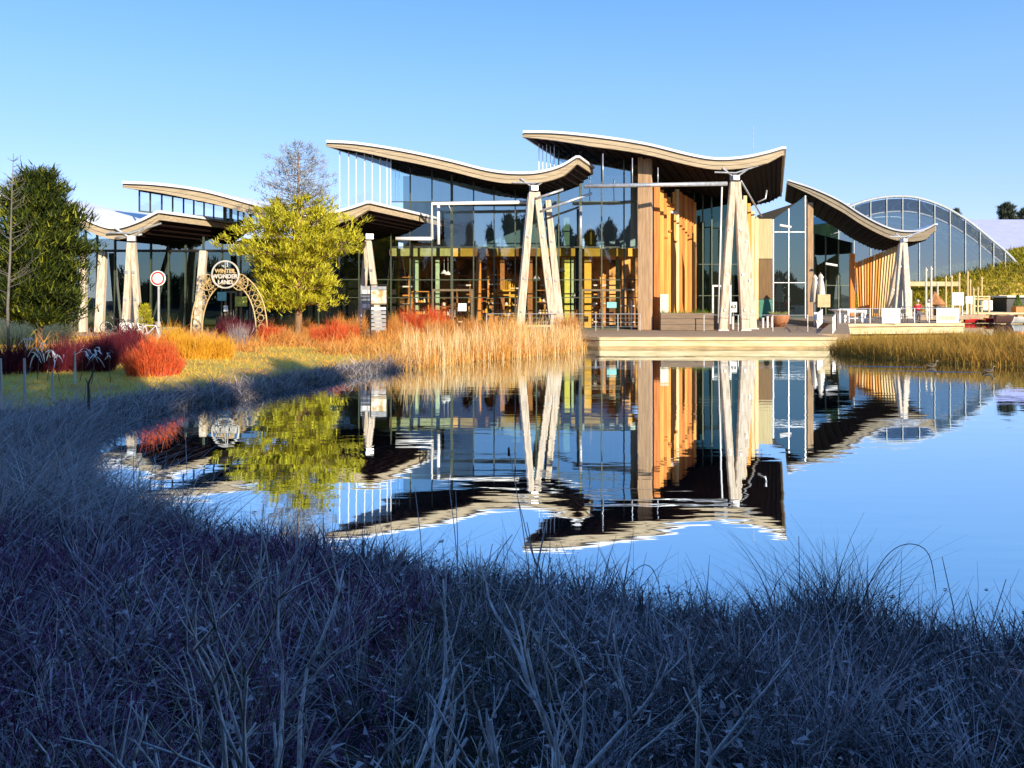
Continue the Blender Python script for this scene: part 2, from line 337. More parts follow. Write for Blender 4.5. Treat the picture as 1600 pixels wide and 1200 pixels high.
#%%SETTING
# ------------------------------------------------------------------ terrain and water
pond = np.array([(3.6,49.5),(4.0,47.6),(2.6,44.5),(0.5,41.2),(-1.8,38.8),(-4.2,34.8),(-5.3,32.8),(-6.3,30.2),(-7.3,26.8),(-8.2,23.6),(-9.3,21.4),(-9.4,18.9),(-9.1,16.6),
    (-8.1,14.2),(-6.4,12.0),(-4.2,10.2),(-2.2,9.1),(-0.7,8.5),(0.9,7.6),(2.3,7.2),(3.4,6.9),(5.5,6.5),(12,6.2),(40,6),(80,12),(110,40),(112,103),(45,103),(40,80),(38.5,63.2),(26,60.8),(22,54),(20.4,50.0)])
isle = np.array([(17.9,42.4),(19.2,39.6),(20.9,37.2),(23.0,35.4),(34,31.0),(44,33),(40,42),(30,45.5),(21,46.5),(18.2,45)])
def sdist(pts, poly):
    a = poly; b = np.roll(poly, -1, 0); d = np.full(len(pts), 1e9); ins = np.zeros(len(pts), bool)
    for (ax, ay), (bx, by) in zip(a, b):
        ex, ey = bx-ax, by-ay; wx, wy = pts[:,0]-ax, pts[:,1]-ay
        t = np.clip((wx*ex + wy*ey)/(ex*ex+ey*ey), 0, 1)
        d = np.minimum(d, np.hypot(wx-ex*t, wy-ey*t))
        c = ((ay > pts[:,1]) != (by > pts[:,1])) & (pts[:,0] < (bx-ax)*(pts[:,1]-ay)/(by-ay+1e-12) + ax)
        ins ^= c
    return np.where(ins, -d, d)
def shore(pts):
    d1 = sdist(pts, pond); d2 = -sdist(pts, isle)
    return np.maximum(d1, d2)                       # positive on land
def smooth(a, b, x):
    t = np.clip((x-a)/(b-a), 0, 1); return t*t*(3-2*t)
def ground(pts):
    pts = np.asarray(pts, float).reshape(-1, 2); x, y = pts[:,0], pts[:,1]; d = shore(pts)
    near = 1 - smooth(9, 16, y)
    cap = 0.62 + 0.75*near; sl = 0.22 + 0.05*near
    isl = sdist(pts, isle) < 0.5
    cap = np.where(isl, 0.30, cap)
    z = np.where(d > 0, cap*(1-np.exp(-sl*np.maximum(d,0)/cap)) + 0.02, np.maximum(-1.3, 0.45*d) + 0.02)
    z += np.where(d > 1.0, 0.05*np.sin(x*1.3+y*0.7)*np.cos(y*0.9-x*0.4)*np.minimum(d-1, 1)*(y < 44), 0)
    # planted mound beside the greenhouse
    h = 10.4*np.exp(-((np.abs(x-94)/36)**2.2 + ((y-126)/14)**4))
    z = np.where(d > 0, z + h*smooth(109.5, 114, y), z)
    # wooded rise behind the viewer
    z += 1.5*smooth(2, 14, -y)
    return z
def gz(x, y): return float(ground([(x, y)])[0])
def axis_pts(segs):
    out = []
    for a, b, s in segs: out += list(np.arange(a, b, s))
    return np.array(out + [segs[-1][1]])
gx = axis_pts([(-2400,-300,350),(-300,-60,20),(-60,-16,1.2),(-16,24,0.45),(24,60,1.2),(60,140,3),(140,300,20),(300,2400,350)])
gy = axis_pts([(-400,-30,30),(-30,0,2),(0,48,0.45),(48,70,1.2),(70,150,3),(150,300,15),(300,3000,300)])
GX, GY = np.meshgrid(gx, gy); pts = np.stack([GX.ravel(), GY.ravel()], 1); GZ = ground(pts)
nx = len(gx); ii, jj = np.meshgrid(np.arange(nx-1), np.arange(len(gy)-1)); q = (jj*nx+ii).ravel()
Fq = np.stack([q, q+1, q+nx+1, q+nx], 1)
M['ground'] = mat('grass_earth', (0.66,0.42,0.08), 0.95, (0.42,0.26,0.07), 0.5, (1,1,1), 0.4, c3=(0.52,0.40,0.06), bscale=6)
t_ = M['ground'].node_tree; bs_ = t_.nodes['Principled BSDF']; lk = bs_.inputs['Base Color'].links[0]; src = lk.from_socket      # near bank goes near-black: shade under the plants put into the colour
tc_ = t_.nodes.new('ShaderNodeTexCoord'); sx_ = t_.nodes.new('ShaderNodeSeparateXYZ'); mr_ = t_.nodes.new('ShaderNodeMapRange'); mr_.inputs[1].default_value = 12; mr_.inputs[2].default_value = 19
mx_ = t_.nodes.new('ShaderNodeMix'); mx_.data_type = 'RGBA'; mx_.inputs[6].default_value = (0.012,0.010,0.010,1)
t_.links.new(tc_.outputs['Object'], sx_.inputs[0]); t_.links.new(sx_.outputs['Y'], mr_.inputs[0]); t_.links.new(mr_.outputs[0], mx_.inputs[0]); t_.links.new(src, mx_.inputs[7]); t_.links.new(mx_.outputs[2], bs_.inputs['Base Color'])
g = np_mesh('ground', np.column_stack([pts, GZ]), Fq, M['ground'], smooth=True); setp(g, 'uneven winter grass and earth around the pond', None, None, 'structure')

# water
def watermat():
    m = bpy.data.materials.new('pond_water'); m.use_nodes = True; t = m.node_tree; t.nodes.clear()
    out = t.nodes.new('ShaderNodeOutputMaterial')
    gl = t.nodes.new('ShaderNodeBsdfGlossy'); gl.inputs['Color'].default_value = (0.80,0.90,1.0,1); gl.inputs['Roughness'].default_value = 0.015
    df = t.nodes.new('ShaderNodeBsdfDiffuse'); df.inputs['Color'].default_value = (0.012,0.022,0.035,1)
    fr = t.nodes.new('ShaderNodeFresnel'); fr.inputs[0].default_value = 1.33
    mr = t.nodes.new('ShaderNodeMapRange'); mr.inputs[1].default_value = 0.02; mr.inputs[2].default_value = 0.55; mr.inputs[3].default_value = 0.84; mr.inputs[4].default_value = 0.97
    ms = t.nodes.new('ShaderNodeMixShader')
    tc = t.nodes.new('ShaderNodeTexCoord')
    mp = t.nodes.new('ShaderNodeMapping'); mp.inputs['Scale'].default_value = (0.55, 2.2, 1)
    n1 = t.nodes.new('ShaderNodeTexNoise'); n1.inputs['Scale'].default_value = 0.9; n1.inputs['Detail'].default_value = 3; n1.inputs['Roughness'].default_value = 0.45
    mp2 = t.nodes.new('ShaderNodeMapping'); mp2.inputs['Scale'].default_value = (1, 2.6, 1); mp2.inputs['Rotation'].default_value = (0,0,0.15)
    n2 = t.nodes.new('ShaderNodeTexNoise'); n2.inputs['Scale'].default_value = 0.12; n2.inputs['Detail'].default_value = 2
    mm = t.nodes.new('ShaderNodeMapRange'); mm.inputs[1].default_value = 0.42; mm.inputs[2].default_value = 0.62; mm.inputs[3].default_value = 0.25; mm.inputs[4].default_value = 1.0
    mu = t.nodes.new('ShaderNodeMath'); mu.operation = 'MULTIPLY'
    bp = t.nodes.new('ShaderNodeBump'); bp.inputs['Strength'].default_value = 1.0; bp.inputs['Distance'].default_value = 0.0048
    for a, b in ((tc.outputs['Object'], mp.inputs[0]), (tc.outputs['Object'], mp2.inputs[0]), (mp.outputs[0], n1.inputs['Vector']), (mp2.outputs[0], n2.inputs['Vector']),
                 (n2.outputs['Fac'], mm.inputs[0]), (mm.outputs[0], mu.inputs[1]), (n1.outputs['Fac'], mu.inputs[0]), (mu.outputs[0], bp.inputs['Height']),
                 (bp.outputs[0], gl.inputs['Normal']), (fr.outputs[0], mr.inputs[0]), (mr.outputs[0], ms.inputs[0]), (df.outputs[0], ms.inputs[1]), (gl.outputs[0], ms.inputs[2]), (ms.outputs[0], out.inputs[0])):
        t.links.new(a, b)
    return m
M['water'] = watermat()
w = MB(); w.add([(-30,-2,0.0),(200,-2,0.0),(200,160,0.0),(-30,160,0.0)], [(0,1,2,3)])
setp(w.build('water', M['water']), 'calm blue pond water mirroring the pavilion', None, None, 'structure')

# ------------------------------------------------------------------ decks
DZ = 0.70; TZ = 1.10
deck_poly = [(-9,62.2),(-9,56.5),(3.2,56.0),(3.4,50.6),(5.3,48.15),(19.5,48.15),(20.0,52.5),(24.4,60.2),(24.8,66),(36,96),(8,96),(8,62.2)]
dk = empty('deck', (12, 55, DZ), 'low timber deck with pale edge beams in front of the pavilion', None); dk['kind'] = 'structure'
MB().prism(deck_poly, 0.30, DZ).build('deck_surface', M['deck'], dk)
# board joints across the front of the deck (each a slim raised board at the edge)
for i in range(14):
    y0 = 48.2 + i*0.30
    xl = 5.35 - (y0-48.2)*0.75; xr = 19.45 + (y0-48.2)*0.11
    MB().box((xl, y0, DZ), (xr, y0+0.285, DZ+0.02+0.003*(i % 2))).build('board', M['deck'], dk)
for (ax, ay, bx, by) in ((5.3,48.15,19.5,48.15),(3.4,50.6,5.3,48.15),(19.5,48.15,20.0,52.5)):
    MB().bar((ax,ay,0.60),(bx,by,0.60), 0.16, 0.17).build('edge_beam', M['quay'], dk)
    MB().bar((ax,ay+0.05,0.30),(bx,by+0.05,0.30), 0.12, 0.34).build('quay_board', M['quay'], dk)
    MB().bar((ax,ay+0.02,0.03),(bx,by+0.02,0.03), 0.20, 0.16).build('bottom_beam', M['quay_low'], dk)
ter_poly = [(24.8,61.0),(35.6,63.2),(40,92),(58,98),(58,120),(30,120),(25.2,66)]
tr_ = empty('terrace', (30, 64, TZ), 'raised cafe terrace with pale retaining beams right of the deck', None); tr_['kind'] = 'structure'
MB().prism(ter_poly, 0.5, TZ).build('terrace_floor', M['deck'], tr_)
MB().bar((24.8,60.9,0.98),(35.6,63.1,0.98), 0.18, 0.2).build('edge_beam', M['quay'], tr_)
MB().bar((24.8,60.98,0.55),(35.6,63.18,0.55), 0.14, 0.5).build('quay_board', M['quay'], tr_)
MB().bar((35.65,63.1,0.8),(39.9,91.6,0.8), 0.14, 0.55).build('side_board', M['quay_low'], tr_)
MB().add([(20.05,52.6,DZ+.01),(22.0,52.0,DZ+.01),(25.6,60.9,TZ-.01),(24.3,61.2,TZ-.01),(20.05,52.6,0.3),(22.0,52.0,0.3),(25.6,60.9,0.5),(24.3,61.2,0.5)],
         [(0,1,2,3),(4,7,6,5),(0,4,5,1),(1,5,6,2),(2,6,7,3),(3,7,4,0)]).build('ramp', M['deck'], tr_)
# forecourt path in front of the left wing
pth = MB().prism([(-40,50.5),(-9.2,50.5),(-9.2,60),(-40,60)], 0.3, 0.665); setp(pth.build('path', mat('pale_forecourt', (0.42,0.38,0.30),0.9)), 'pale paved forecourt below the left wing', None, None, 'structure')

#%%BUILDING
# ------------------------------------------------------------------ the wave-roofed building
E = (0.328, 1.0)                                    # depth direction of the roofs in plan
bld = empty('pavilion_building', (0, 61, DZ), 'long glass and timber pavilion with five overlapping wave-shaped roofs behind the pond', 'building')
def catmull(ps, n=8):
    out = []; ps = [Vector(p) for p in ps]; q_ = [2*ps[0]-ps[1]] + ps + [2*ps[-1]-ps[-2]]
    for i in range(1, len(q_)-2):
        for k in range(n):
            t = k/n; a, b, c, d = q_[i-1:i+3]
            out.append(0.5*((2*b) + (c-a)*t + (2*a-5*b+4*c-d)*t*t + (3*b-a-3*c+d)*t**3))
    out.append(ps[-1]); return out
class Roof:
    def __init__(s, pp, D0, D1, T, rise=0.5, thick=0.57):
        x0, x1 = pp[0][0], pp[-1][0]
        s.c = catmull([P(x, y, D0 + (D1-D0)*(x-x0)/(x1-x0)) for x, y in pp], 7)
        s.T = T; n = len(s.c)
        s.u = [i/(n-1) for i in range(n)]
        s.th = [thick*(0.30 + 0.70*min(1, (u/0.22), ((1-u)/0.10)*0.6+0.35 if u > 0.9 else 1)) for u in s.u]
        s.rise = rise
    def soffit(s, X, Y):
        best = None
        for i in range(len(s.c)-1):
            a, b = s.c[i], s.c[i+1]
            def xo(p): return p.x + E[0]*(Y-p.y)
            xa, xb = xo(a), xo(b)
            if xa <= X <= xb and Y >= min(a.y, b.y)-0.2 and Y - a.y <= s.T+0.5:
                t = (X-xa)/(xb-xa+1e-9); return (a.z + (b.z-a.z)*t) - (s.th[i] + (s.th[i+1]-s.th[i])*t) - 0.12
        return None
    def build(s, label):
        n = len(s.c); T = s.T; dv = Vector((E[0]*T, T, 0))
        r = MB()                                     # roof body: dark slab (soffit below)
        top = [p - Vector((0,0,0.10)) for p in s.c]; bot = [p - Vector((0,0,t+0.10)) for p, t in zip(s.c, s.th)]
        inset = Vector((E[0]*0.35, 0.35, 0))
        vs = [p + inset for p in top] + [p + inset for p in bot] + [p+dv for p in top] + [p+dv for p in bot]
        fs = []
        for i in range(n-1):
            fs += [(n+i, n+i+1, 3*n+i+1, 3*n+i), (i, 2*n+i, 2*n+i+1, i+1), (i, i+1, n+i+1, n+i), (2*n+i, 3*n+i, 3*n+i+1, 2*n+i+1)]
        fs += [(0, n, 3*n, 2*n), (n-1, 3*n-1, 4*n-1, 2*n-1)]
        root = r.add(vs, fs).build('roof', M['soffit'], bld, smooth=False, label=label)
        fa = MB()                                    # front fascia, two glulam layers
        def band(z0f, z1f, y0, y1, name, m):
            b = MB(); v = []
            for i in range(n):
                p = s.c[i]; t = s.th[i]
                for (yy, zz) in ((y0, z0f(t)), (y1, z0f(t)), (y1, z1f(t)), (y0, z1f(t))):
                    v.append((p.x + E[0]*yy, p.y + yy, p.z + zz))
            f = []
            for i in range(n-1):
                for k in range(4):
                    k2 = (k+1) % 4; f.append((4*i+k, 4*i+k2, 4*i+4+k2, 4*i+4+k))
            f += [(3,2,1,0), (4*n-4, 4*n-3, 4*n-2, 4*n-1)]
            return b.add(v, f).build(name, m, root, smooth=False)
        band(lambda t: -0.13 - t*0.52, lambda t: -0.13, 0.0, 0.33, 'fascia', M['fascia'])
        band(lambda t: -0.135 - t, lambda t: -0.135 - t*0.52, 0.05, 0.33, 'fascia', M['fascia'])
        band(lambda t: -0.125, lambda t: -0.05, -0.05, 0.2, 'drip_edge', M['drip'])
        band(lambda t: -0.045, lambda t: 0.13, -0.12, 0.5, 'white_edging', M['white_cap'])
        # right-hand return of the fascia
        p = s.c[-1]; t = s.th[-1]
        MB().bar(p + Vector((0.06,0.05,-0.13-t*0.6)), p + dv + Vector((0.06,0,-0.13-t*0.6)), 0.14, t*1.1).build('side_fascia', M['fascia'], root)
        MB().bar(p + Vector((0.10,-0.1,0.04)), p + dv + Vector((0.10,0,0.04)), 0.22, 0.17).build('side_edging', M['white_cap'], root)
        p = s.c[0]
        MB().bar(p + Vector((-0.05,0.05,-0.2)), p + dv + Vector((-0.05,0,-0.2)), 0.12, 0.2).build('side_fascia', M['fascia'], root)
        # white roof skin, a little higher towards the back of each trough
        zs = [q.z for q in s.c]; zmax = max(zs); zmin = min(zs)
        sk = MB(); v = []
        for j in range(5):
            tt = j/4*T + 0.5*(j == 0)
            for i in range(n):
                q = s.c[i]; dip = (zmax-q.z)/(zmax-zmin+1e-6)
                v.append((q.x+E[0]*tt, q.y+tt, q.z + 0.06 + s.rise*dip*(tt/T)**0.7))
        f = [(j*n+i, j*n+i+1, (j+1)*n+i+1, (j+1)*n+i) for j in range(4) for i in range(n-1)]
        sk.add(v, f).build('roof_skin', M['white_cap'], root, smooth=True)
        # rafters under the slab
        k = 0; i = 2
        while i < n-1:
            q = s.c[i] - Vector((0,0,s.th[i]+0.16))
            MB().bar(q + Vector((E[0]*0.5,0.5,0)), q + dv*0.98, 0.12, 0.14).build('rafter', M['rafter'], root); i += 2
        return root
roofs = [
    (Roof([(-110,288),(-60,291),(0,306),(60,316),(110,332),(148,349),(180,357),(215,348),(248,332)], 53.5, 51.6, 9, 0.4), 'leftmost wave roof, partly behind the dark pine'),
    (Roof([(193,286),(250,289),(320,299),(395,319),(440,331),(480,337),(520,333),(548,326),(575,317)], 54.0, 52.4, 19, 0.3), 'second wave roof from the left, behind the golden pine'),
    (Roof([(511,222),(560,225),(630,236),(700,251),(760,266),(800,271),(840,270),(875,261),(901,246)], 58.0, 56.4, 16, 0.25), 'wave roof above the middle glass hall'),
    (Roof([(818,207),(870,208),(940,215),(1010,226),(1080,243),(1120,249),(1160,247),(1195,240),(1223,232)], 57.7, 56.4, 23, 0.45), 'highest wave roof over the timber-clad entrance'),
    (Roof([(1231,282),(1270,295),(1310,313),(1345,335),(1375,351),(1400,360),(1425,362),(1445,359),(1461,351)], 88.0, 81.0, 16, 0.6, 0.86), 'rightmost wave roof over the cafe terrace'),
]
for r_, lb in roofs: r_.build(lb)
RF = [r_ for r_, _ in roofs]
def top_at(ids, X, Y, default):
    zs = [RF[i].soffit(X, Y) for i in ids]; zs = [z for z in zs if z is not None]
    return min(zs) if zs else default
def topmax(ids, X, Y, default):
    zs = [RF[i].soffit(X, Y) for i in ids]; zs = [z for z in zs if z is not None]
    return max(zs) if zs else default

def gwall(name, xs, D, z0, topf, trans, gmat, label=None, mw=0.09, mm=None, D1=None, wide=()):
    """glazed wall: one pane per bay and per storey between transoms, mullions between bays"""
    mm = mm or M['mullion']; D1 = D if D1 is None else D1
    w_ = MB(); xa, xb = xs[0], xs[-1]; zf = z0 if callable(z0) else (lambda X, Y: z0)
    def pt(px):
        Dv = D + (D1-D)*(px-xa)/(xb-xa); return XP(px, Dv), Dv
    x0, y0 = pt(xa); x1, y1 = pt(xb)
    w_.bar((x0,y0,zf(x0,y0)+0.05),(x1,y1,zf(x1,y1)+0.05), 0.14, 0.1)
    root = w_.build(name, mm, bld, label=label)
    for i in range(len(xs)-1):
        ax, ay = pt(xs[i]); bx, by = pt(xs[i+1]); ta, tb = topf(ax, ay), topf(bx, by)
        za0, zb0_ = zf(ax, ay), zf(bx, by); lv = [za0] + [z for z in trans if za0 < z < min(ta, tb)-0.3]
        for k, za in enumerate(lv):
            last = k == len(lv)-1
            zb0, zb1 = (ta, tb) if last else (lv[k+1], lv[k+1])
            gm = gmat(0.5*(za+min(zb0, zb1)), 0.5*(xs[i]+xs[i+1]))
            jt = random.uniform(-.006,.006); jt2 = random.uniform(-.006,.006)
            MB().add([(ax,ay+jt,za),(bx,by+jt2,za if k else zb0_),(bx,by-jt,zb1),(ax,ay-jt2,zb0)], [(0,1,2,3)]).build('pane', gm, root)
            if k: MB().bar((ax,ay-0.03,za),(bx,by-0.03,za), 0.10, 0.07).build('transom', mm, root)
    for i, px in enumerate(xs):
        x, y = pt(px); t = topf(x, y); wd = mw*(2.2 if px in wide else 1)
        MB().box((x-wd/2, y-0.10, zf(x,y)), (x+wd/2, y+0.06, t)).build('mullion', mm, root)
    return root
FD = 61.0
bays = [561,611,641,675,706,740,772,805,838,873,907,940,975,998]
def top2(X, Y):
    return topmax((2, 3), X, Y, 9.0) if XP(905, FD) > X else topmax((3,), X, Y, 12)
gwall('glazed_wall', bays[1:], FD, DZ, top2, (3.1, 4.1+0.35, 6.95, 10.4), lambda z, px: M['glass_b'] if (z > 6.9 and not (px < 745 and z < 9)) else M['glass'], 'tall glass front of the middle hall', wide=(907,706))
gwall('glazed_wall', [470,498,530,561,611], 60.0, DZ, lambda X, Y: top_at((1,), X, Y, 7.0), (3.1, 4.45), lambda z, px: M['glass_dark'] if z < 4.4 else M['glass'], 'glass front under the second roof, behind the golden pine', mw=0.08)
# clear wind screens with sky behind them
gwall('glass_screen', [531,545,557,570,582,594,605,611], 58.8, 8.3, lambda X, Y: topmax((2,), X, Y, 13.0), (), lambda z, px: M['glass_clear'], 'clear glass screen under the raised left tip of the middle roof', mw=0.05, mm=M['whitemetal'])
edge0 = lambda X, Y: ZP(331 + max(0, (CX + X*F/Y - 248))*0.146, Y)
gwall('glass_screen', [218,235,253,270,287,303,319,334,350], 54.9, edge0, lambda X, Y: topmax((1,), X, Y, 10), (), lambda z, px: M['glass_clear'], 'clear glass screen under the raised tip of the second roof', mw=0.06, D1=56.2)
gwall('glazed_wall', [352,361,372,381,391,402], 56.25, edge0, lambda X, Y: topmax((1,), X, Y, 9.5), (), lambda z, px: M['glass_b'], 'short upper glazing left of the golden pine', mw=0.08, wide=(352,361,391), D1=56.6)
gwall('glass_screen', [842,848,854,860,866], 60.2, 11.8, lambda X, Y: topmax((3,), X, Y, 14.2), (), lambda z, px: M['glass_clear'], 'narrow clear screen beneath the left tip of the highest roof', mw=0.05, mm=M['whitemetal'])
# left wing ground floor glazing
gwall('glazed_wall', [-60,-20,20,60,100,134,152,180,208,236,264,290,318,347,376,410,440,470], 57.0, DZ, lambda X, Y: min(top_at((0, 1), X, Y, 6.9), 6.9 if X > XP(331,57) else 99), (6.4,), lambda z, px: M['glass_b'] if px < 215 or z > 6.4 else M['glass_dark'], 'glass front of the left wing', mw=0.10)
# entrance glazing and side glazing of the highest roof
gwall('entrance_glazing', [1085,1098,1112,1127,1142,1163], 74.0, DZ, lambda X, Y: topmax((3,), X, Y, 11), (3.3, 6.2), lambda z, px: M['glass_black'], 'dark entrance glazing between two rows of timber slats', mw=0.10)
gwall('glazed_wall', [1208,1232,1258], 79.0, DZ, lambda X, Y: ZP(343 if X < XP(1231,79) else (326 if X < XP(1240,79) else 306), 79), (4.6, 9.6), lambda z, px: M['glass_dark'], 'tall glazing reflecting trees beside the right column', mw=0.09, mm=M['steel'])
gwall('glazed_wall', [1272,1290,1310,1330], 95.0, TZ-0.2, lambda X, Y: ZP(365 + (X-XP(1272,95))*3.2, 95), (4.6,), lambda z, px: M['glass_dark'], 'dark cafe glazing under the rightmost roof', mw=0.12)

# clerestory seen above roof two
# interior: back walls, floor, mezzanine and shop fittings
inn = MB().box((XP(480,62),61.5,DZ-0.1),(XP(1000,61),72,DZ)).build('interior_floor', M['floor_in'], bld)
def backwall(px0, px1, D, topf, step=24, m=None, z0=0.3):
    b = MB(); px = px0
    while px < px1:
        e = min(px+step, px1); xa, xb = XP(px, D), XP(e, D); ta, tb = topf(xa, D), topf(xb, D)
        b.add([(xa,D,z0),(xb,D,z0),(xb,D,tb),(xa,D,ta),(xa,D+.2,z0),(xb,D+.2,z0),(xb,D+.2,tb),(xa,D+.2,ta)], [(0,1,2,3),(4,7,6,5),(0,3,7,4),(1,5,6,2),(3,2,6,7)]); px = e
    return b.build('back_wall', m or M['darkwall'], bld)
backwall(622, 1000, 71.5, lambda X, Y: 6.9, m=M['amber_glow_wall'])
backwall(630, 996, 68.0, lambda X, Y: min(topmax((2, 3), X, Y, 8.0), 13.5) - 0.05, m=M['sky_tone_wall'], z0=6.95)  # added behind the upper panes to pale them and soften mirrored trees
backwall(470, 622, 69.0, lambda X, Y: top_at((1,), X, Y, 7.0) - 0.05)
backwall(-70, 480, 60.4, lambda X, Y: min(top_at((0, 1), X, Y, 6.9), 7.6) - 0.05)
backwall(1022, 1092, 75.0, lambda X, Y: (topmax((3,), X, Y, 11)) - .05)
backwall(1092, 1168, 77.5, lambda X, Y: (topmax((3,), X, Y, 11)) - .05)
backwall(1184, 1262, 84.0, lambda X, Y: ZP(336 - (CX+X*F/Y-1184)*.32, 84))
backwall(1262, 1332, 97.0, lambda X, Y: ZP(360 + (X-XP(1272,95))*3.2, 95))
# mezzanine band of coloured boards, one per bay
bandc = ['olive','olive','olive','yellow','browno','yellow','browno','yellow','yellow','yellow','yellow','yellow']
mz = MB().box((XP(611,64),63.2,6.45),(XP(998,64),71.0,6.9)).build('mezzanine_floor', M['browno'], bld)
for i in range(1, len(bays)-1):
    MB().box((XP(bays[i],63)+0.06, 62.95, 6.35+0.02*(i % 2)), (XP(bays[i+1],63)-0.06, 63.1, 6.98)).build('band_board', M[bandc[i-1]], mz)
for px, m_, w_ in ((650,'palegreen',0.42),(684,'palegreen',0.3),(748,'orange_in',0.4),(785,'browno',0.35),(885,'lime',0.75),(893,'palegreen',0.3),(918,'yellow',0.55),(828,'browno',0.4),(965,'olive',0.3)):
    X = XP(px, 64); MB().box((X-w_/2,63.7,DZ),(X+w_/2,64.1,6.3)).build('interior_column', M[m_], bld)
for px, y0, y1 in ((918,352,383),(885,340,383),(928,360,383)):
    X = XP(px, 66); MB().box((X-.25,65.8,6.9),(X+.25,66.2,ZP(y0,66))).build('interior_column', M['palegreen' if px < 900 else 'yellow'], bld)

# door frames in the hall front
def door(px0, px1, py_top, D, z0, m, label):
    X0, X1 = XP(px0, D), XP(px1, D); zt = ZP(py_top, D); w_ = 0.16
    b = MB(); b.box((X0,D-.16,z0),(X0+w_,D-.0-.105,zt)); b.box((X1-w_,D-.16,z0),(X1,D-.105,zt)); b.box((X0,D-.165,zt),(X1,D-.10,zt+w_))
    xm = (X0+X1)/2; b.box((xm-w_/2,D-.16,z0),(xm+w_/2,D-.105,zt))
    r = b.build('door', m, bld, label=label)
    for s in (-1, 1): MB().tube([(xm+s*0.2,D-.2,z0+0.9),(xm+s*0.2,D-.2,z0+1.5)], 0.02, 6).build('handle', M['steel'], r)
door(675, 739, 455, FD, DZ, M['frame_brown'], 'bronze double door in the middle hall')
door(908, 974, 455, FD, DZ, M['frame_brown'], 'bronze double door next to the tall brown column')
door(1112, 1142, 448, 74.0, DZ, M['steel'], 'steel-framed entrance door')
for (a, b_) in ((352,372),(376,408)): door(a, b_, 458, 57.0, DZ, M['frame_brown'], 'door beside the arch in the left wing')

# tall columns
def tallcol(px0, px1, ytop, D, z0, m, label, rz=-0.317, dp=0.62):
    X = XP((px0+px1)/2, D); w_ = (px1-px0)*D/F*0.88; zt = ZP(ytop, D)
    MB().cbox((X, D, (z0+zt)/2), (w_, dp, zt-z0), rz).build('column', m, bld, bevel=0.03, label=label)
tallcol(996, 1020, 246, 59.3, DZ, M['tanwood'], 'tall weathered brown column left of the slats')
tallcol(1257, 1271, 317, 88, TZ-.2, M['tanwood'], 'tall brown column behind the closed parasols')

# trestle columns: legs spreading down from a steel head
def trestle(top, feet, D0, z0, w0=0.52, m='greywood', label=None, head=True):
    t = Vector(top); r = MB().cbox(t + Vector((0,0,0.18)), (0.5,0.5,0.35), 0.3).build('trestle_column', M['steel'], bld, label=label)
    if head:
        for s in (-1, 1): MB().tube([t+Vector((s*0.2,-0.1,0.3)), t+Vector((s*0.95,-0.3,0.85))], 0.07, 8).build('bracket', M['steel'], r)
        MB().tube([t+Vector((-1.5,-0.25,0.55)), t+Vector((0,-0.25,0.5)), t+Vector((2.0,-0.2,1.15))], 0.06, 8).build('steel_rod', M['steel'], r)
    for (tp, ft) in feet:
        lg = MB().bar(tp, ft, w0*0.82, 0.40, w0*1.15, 0.46, up=(0,1,0)).build('leg', M[m], r, bevel=0.04)
        tp = Vector(tp); ft = Vector(ft)
        MB().cbox(ft + Vector((0,0,0.04)), (0.75,0.7,0.08)).build('base_plate', M['steel'], r)
        for k in (0.32, 0.62, 0.86):
            q_ = tp.lerp(ft, k); MB().cbox(q_ + Vector((0,-0.25,0)), (0.16,0.05,0.16), 0).build('bolt_plate', M['steel'], r)
def onz(px, D, z): return Vector((XP(px, D), D, z))
a = P(834, 298, 57)
trestle(a, [(P(831,300,57), onz(812,57.5,DZ)), (P(839,300,57.1), onz(866,58.2,DZ)), (P(856,313,60), onz(876,59.6,DZ))], 57, DZ, label='spreading grey timber trestle rising out of the golden reeds')
a = P(1148, 282, 57)
trestle(a, [(P(1145,284,57), onz(1129,58.0,DZ)), (P(1152,284,57.1), onz(1164,58.0,DZ)), (P(1160,312,60), onz(1176,61.0,DZ))], 57, DZ, label='spreading grey timber trestle on the deck before the entrance')
a = P(1412, 378, 81)
trestle(a, [(P(1409,380,81), onz(1401,79,TZ)), (P(1413,380,81), onz(1419,78,TZ)), (P(1408,383,83), onz(1388,86,TZ))], 81, TZ, 0.6, label='spreading timber trestle beneath the rightmost roof')
a = P(206, 377, 52)
trestle(a, [(P(203,379,52), onz(196,52.6,DZ)), (P(208,379,52), onz(218,53.0,DZ)), (P(206,379,54), onz(209,56,DZ))], 52, DZ, 0.36, label='spreading timber trestle behind the bicycles')
a = P(577, 374, 53.5)
trestle(a, [(P(576,376,53.5), onz(593,53.5,DZ)), (P(574,376,55), onz(562,56,DZ))], 53, DZ, 0.42, label='leaning timber trestle behind the poster rack', head=False)
MB().bar(P(318,392,54), onz(308,53,DZ), 0.46, 0.4, 0.5, 0.44, up=(0,1,0)).build('column', M['greywood'], bld, bevel=0.04, label='leaning pale column behind the gilded arch')
MB().bar(P(161,394,55), onz(155,54,DZ), 0.5, 0.4, 0.55, 0.44, up=(0,1,0)).build('column', M['greywood'], bld, bevel=0.04, label='pale column at the right edge of the dark pine')
MB().bar(P(130,390,55), onz(130,54.5,DZ), 0.4, 0.4, 0.45, 0.44, up=(0,1,0)).build('column', M['greywood'], bld, bevel=0.04)
for px in (228, 245, 262, 286, 305): MB().box((XP(px,57.6)-.22,57.5,DZ),(XP(px,57.6)+.22,57.9,7.3)).build('inner_post', M['black'], bld)

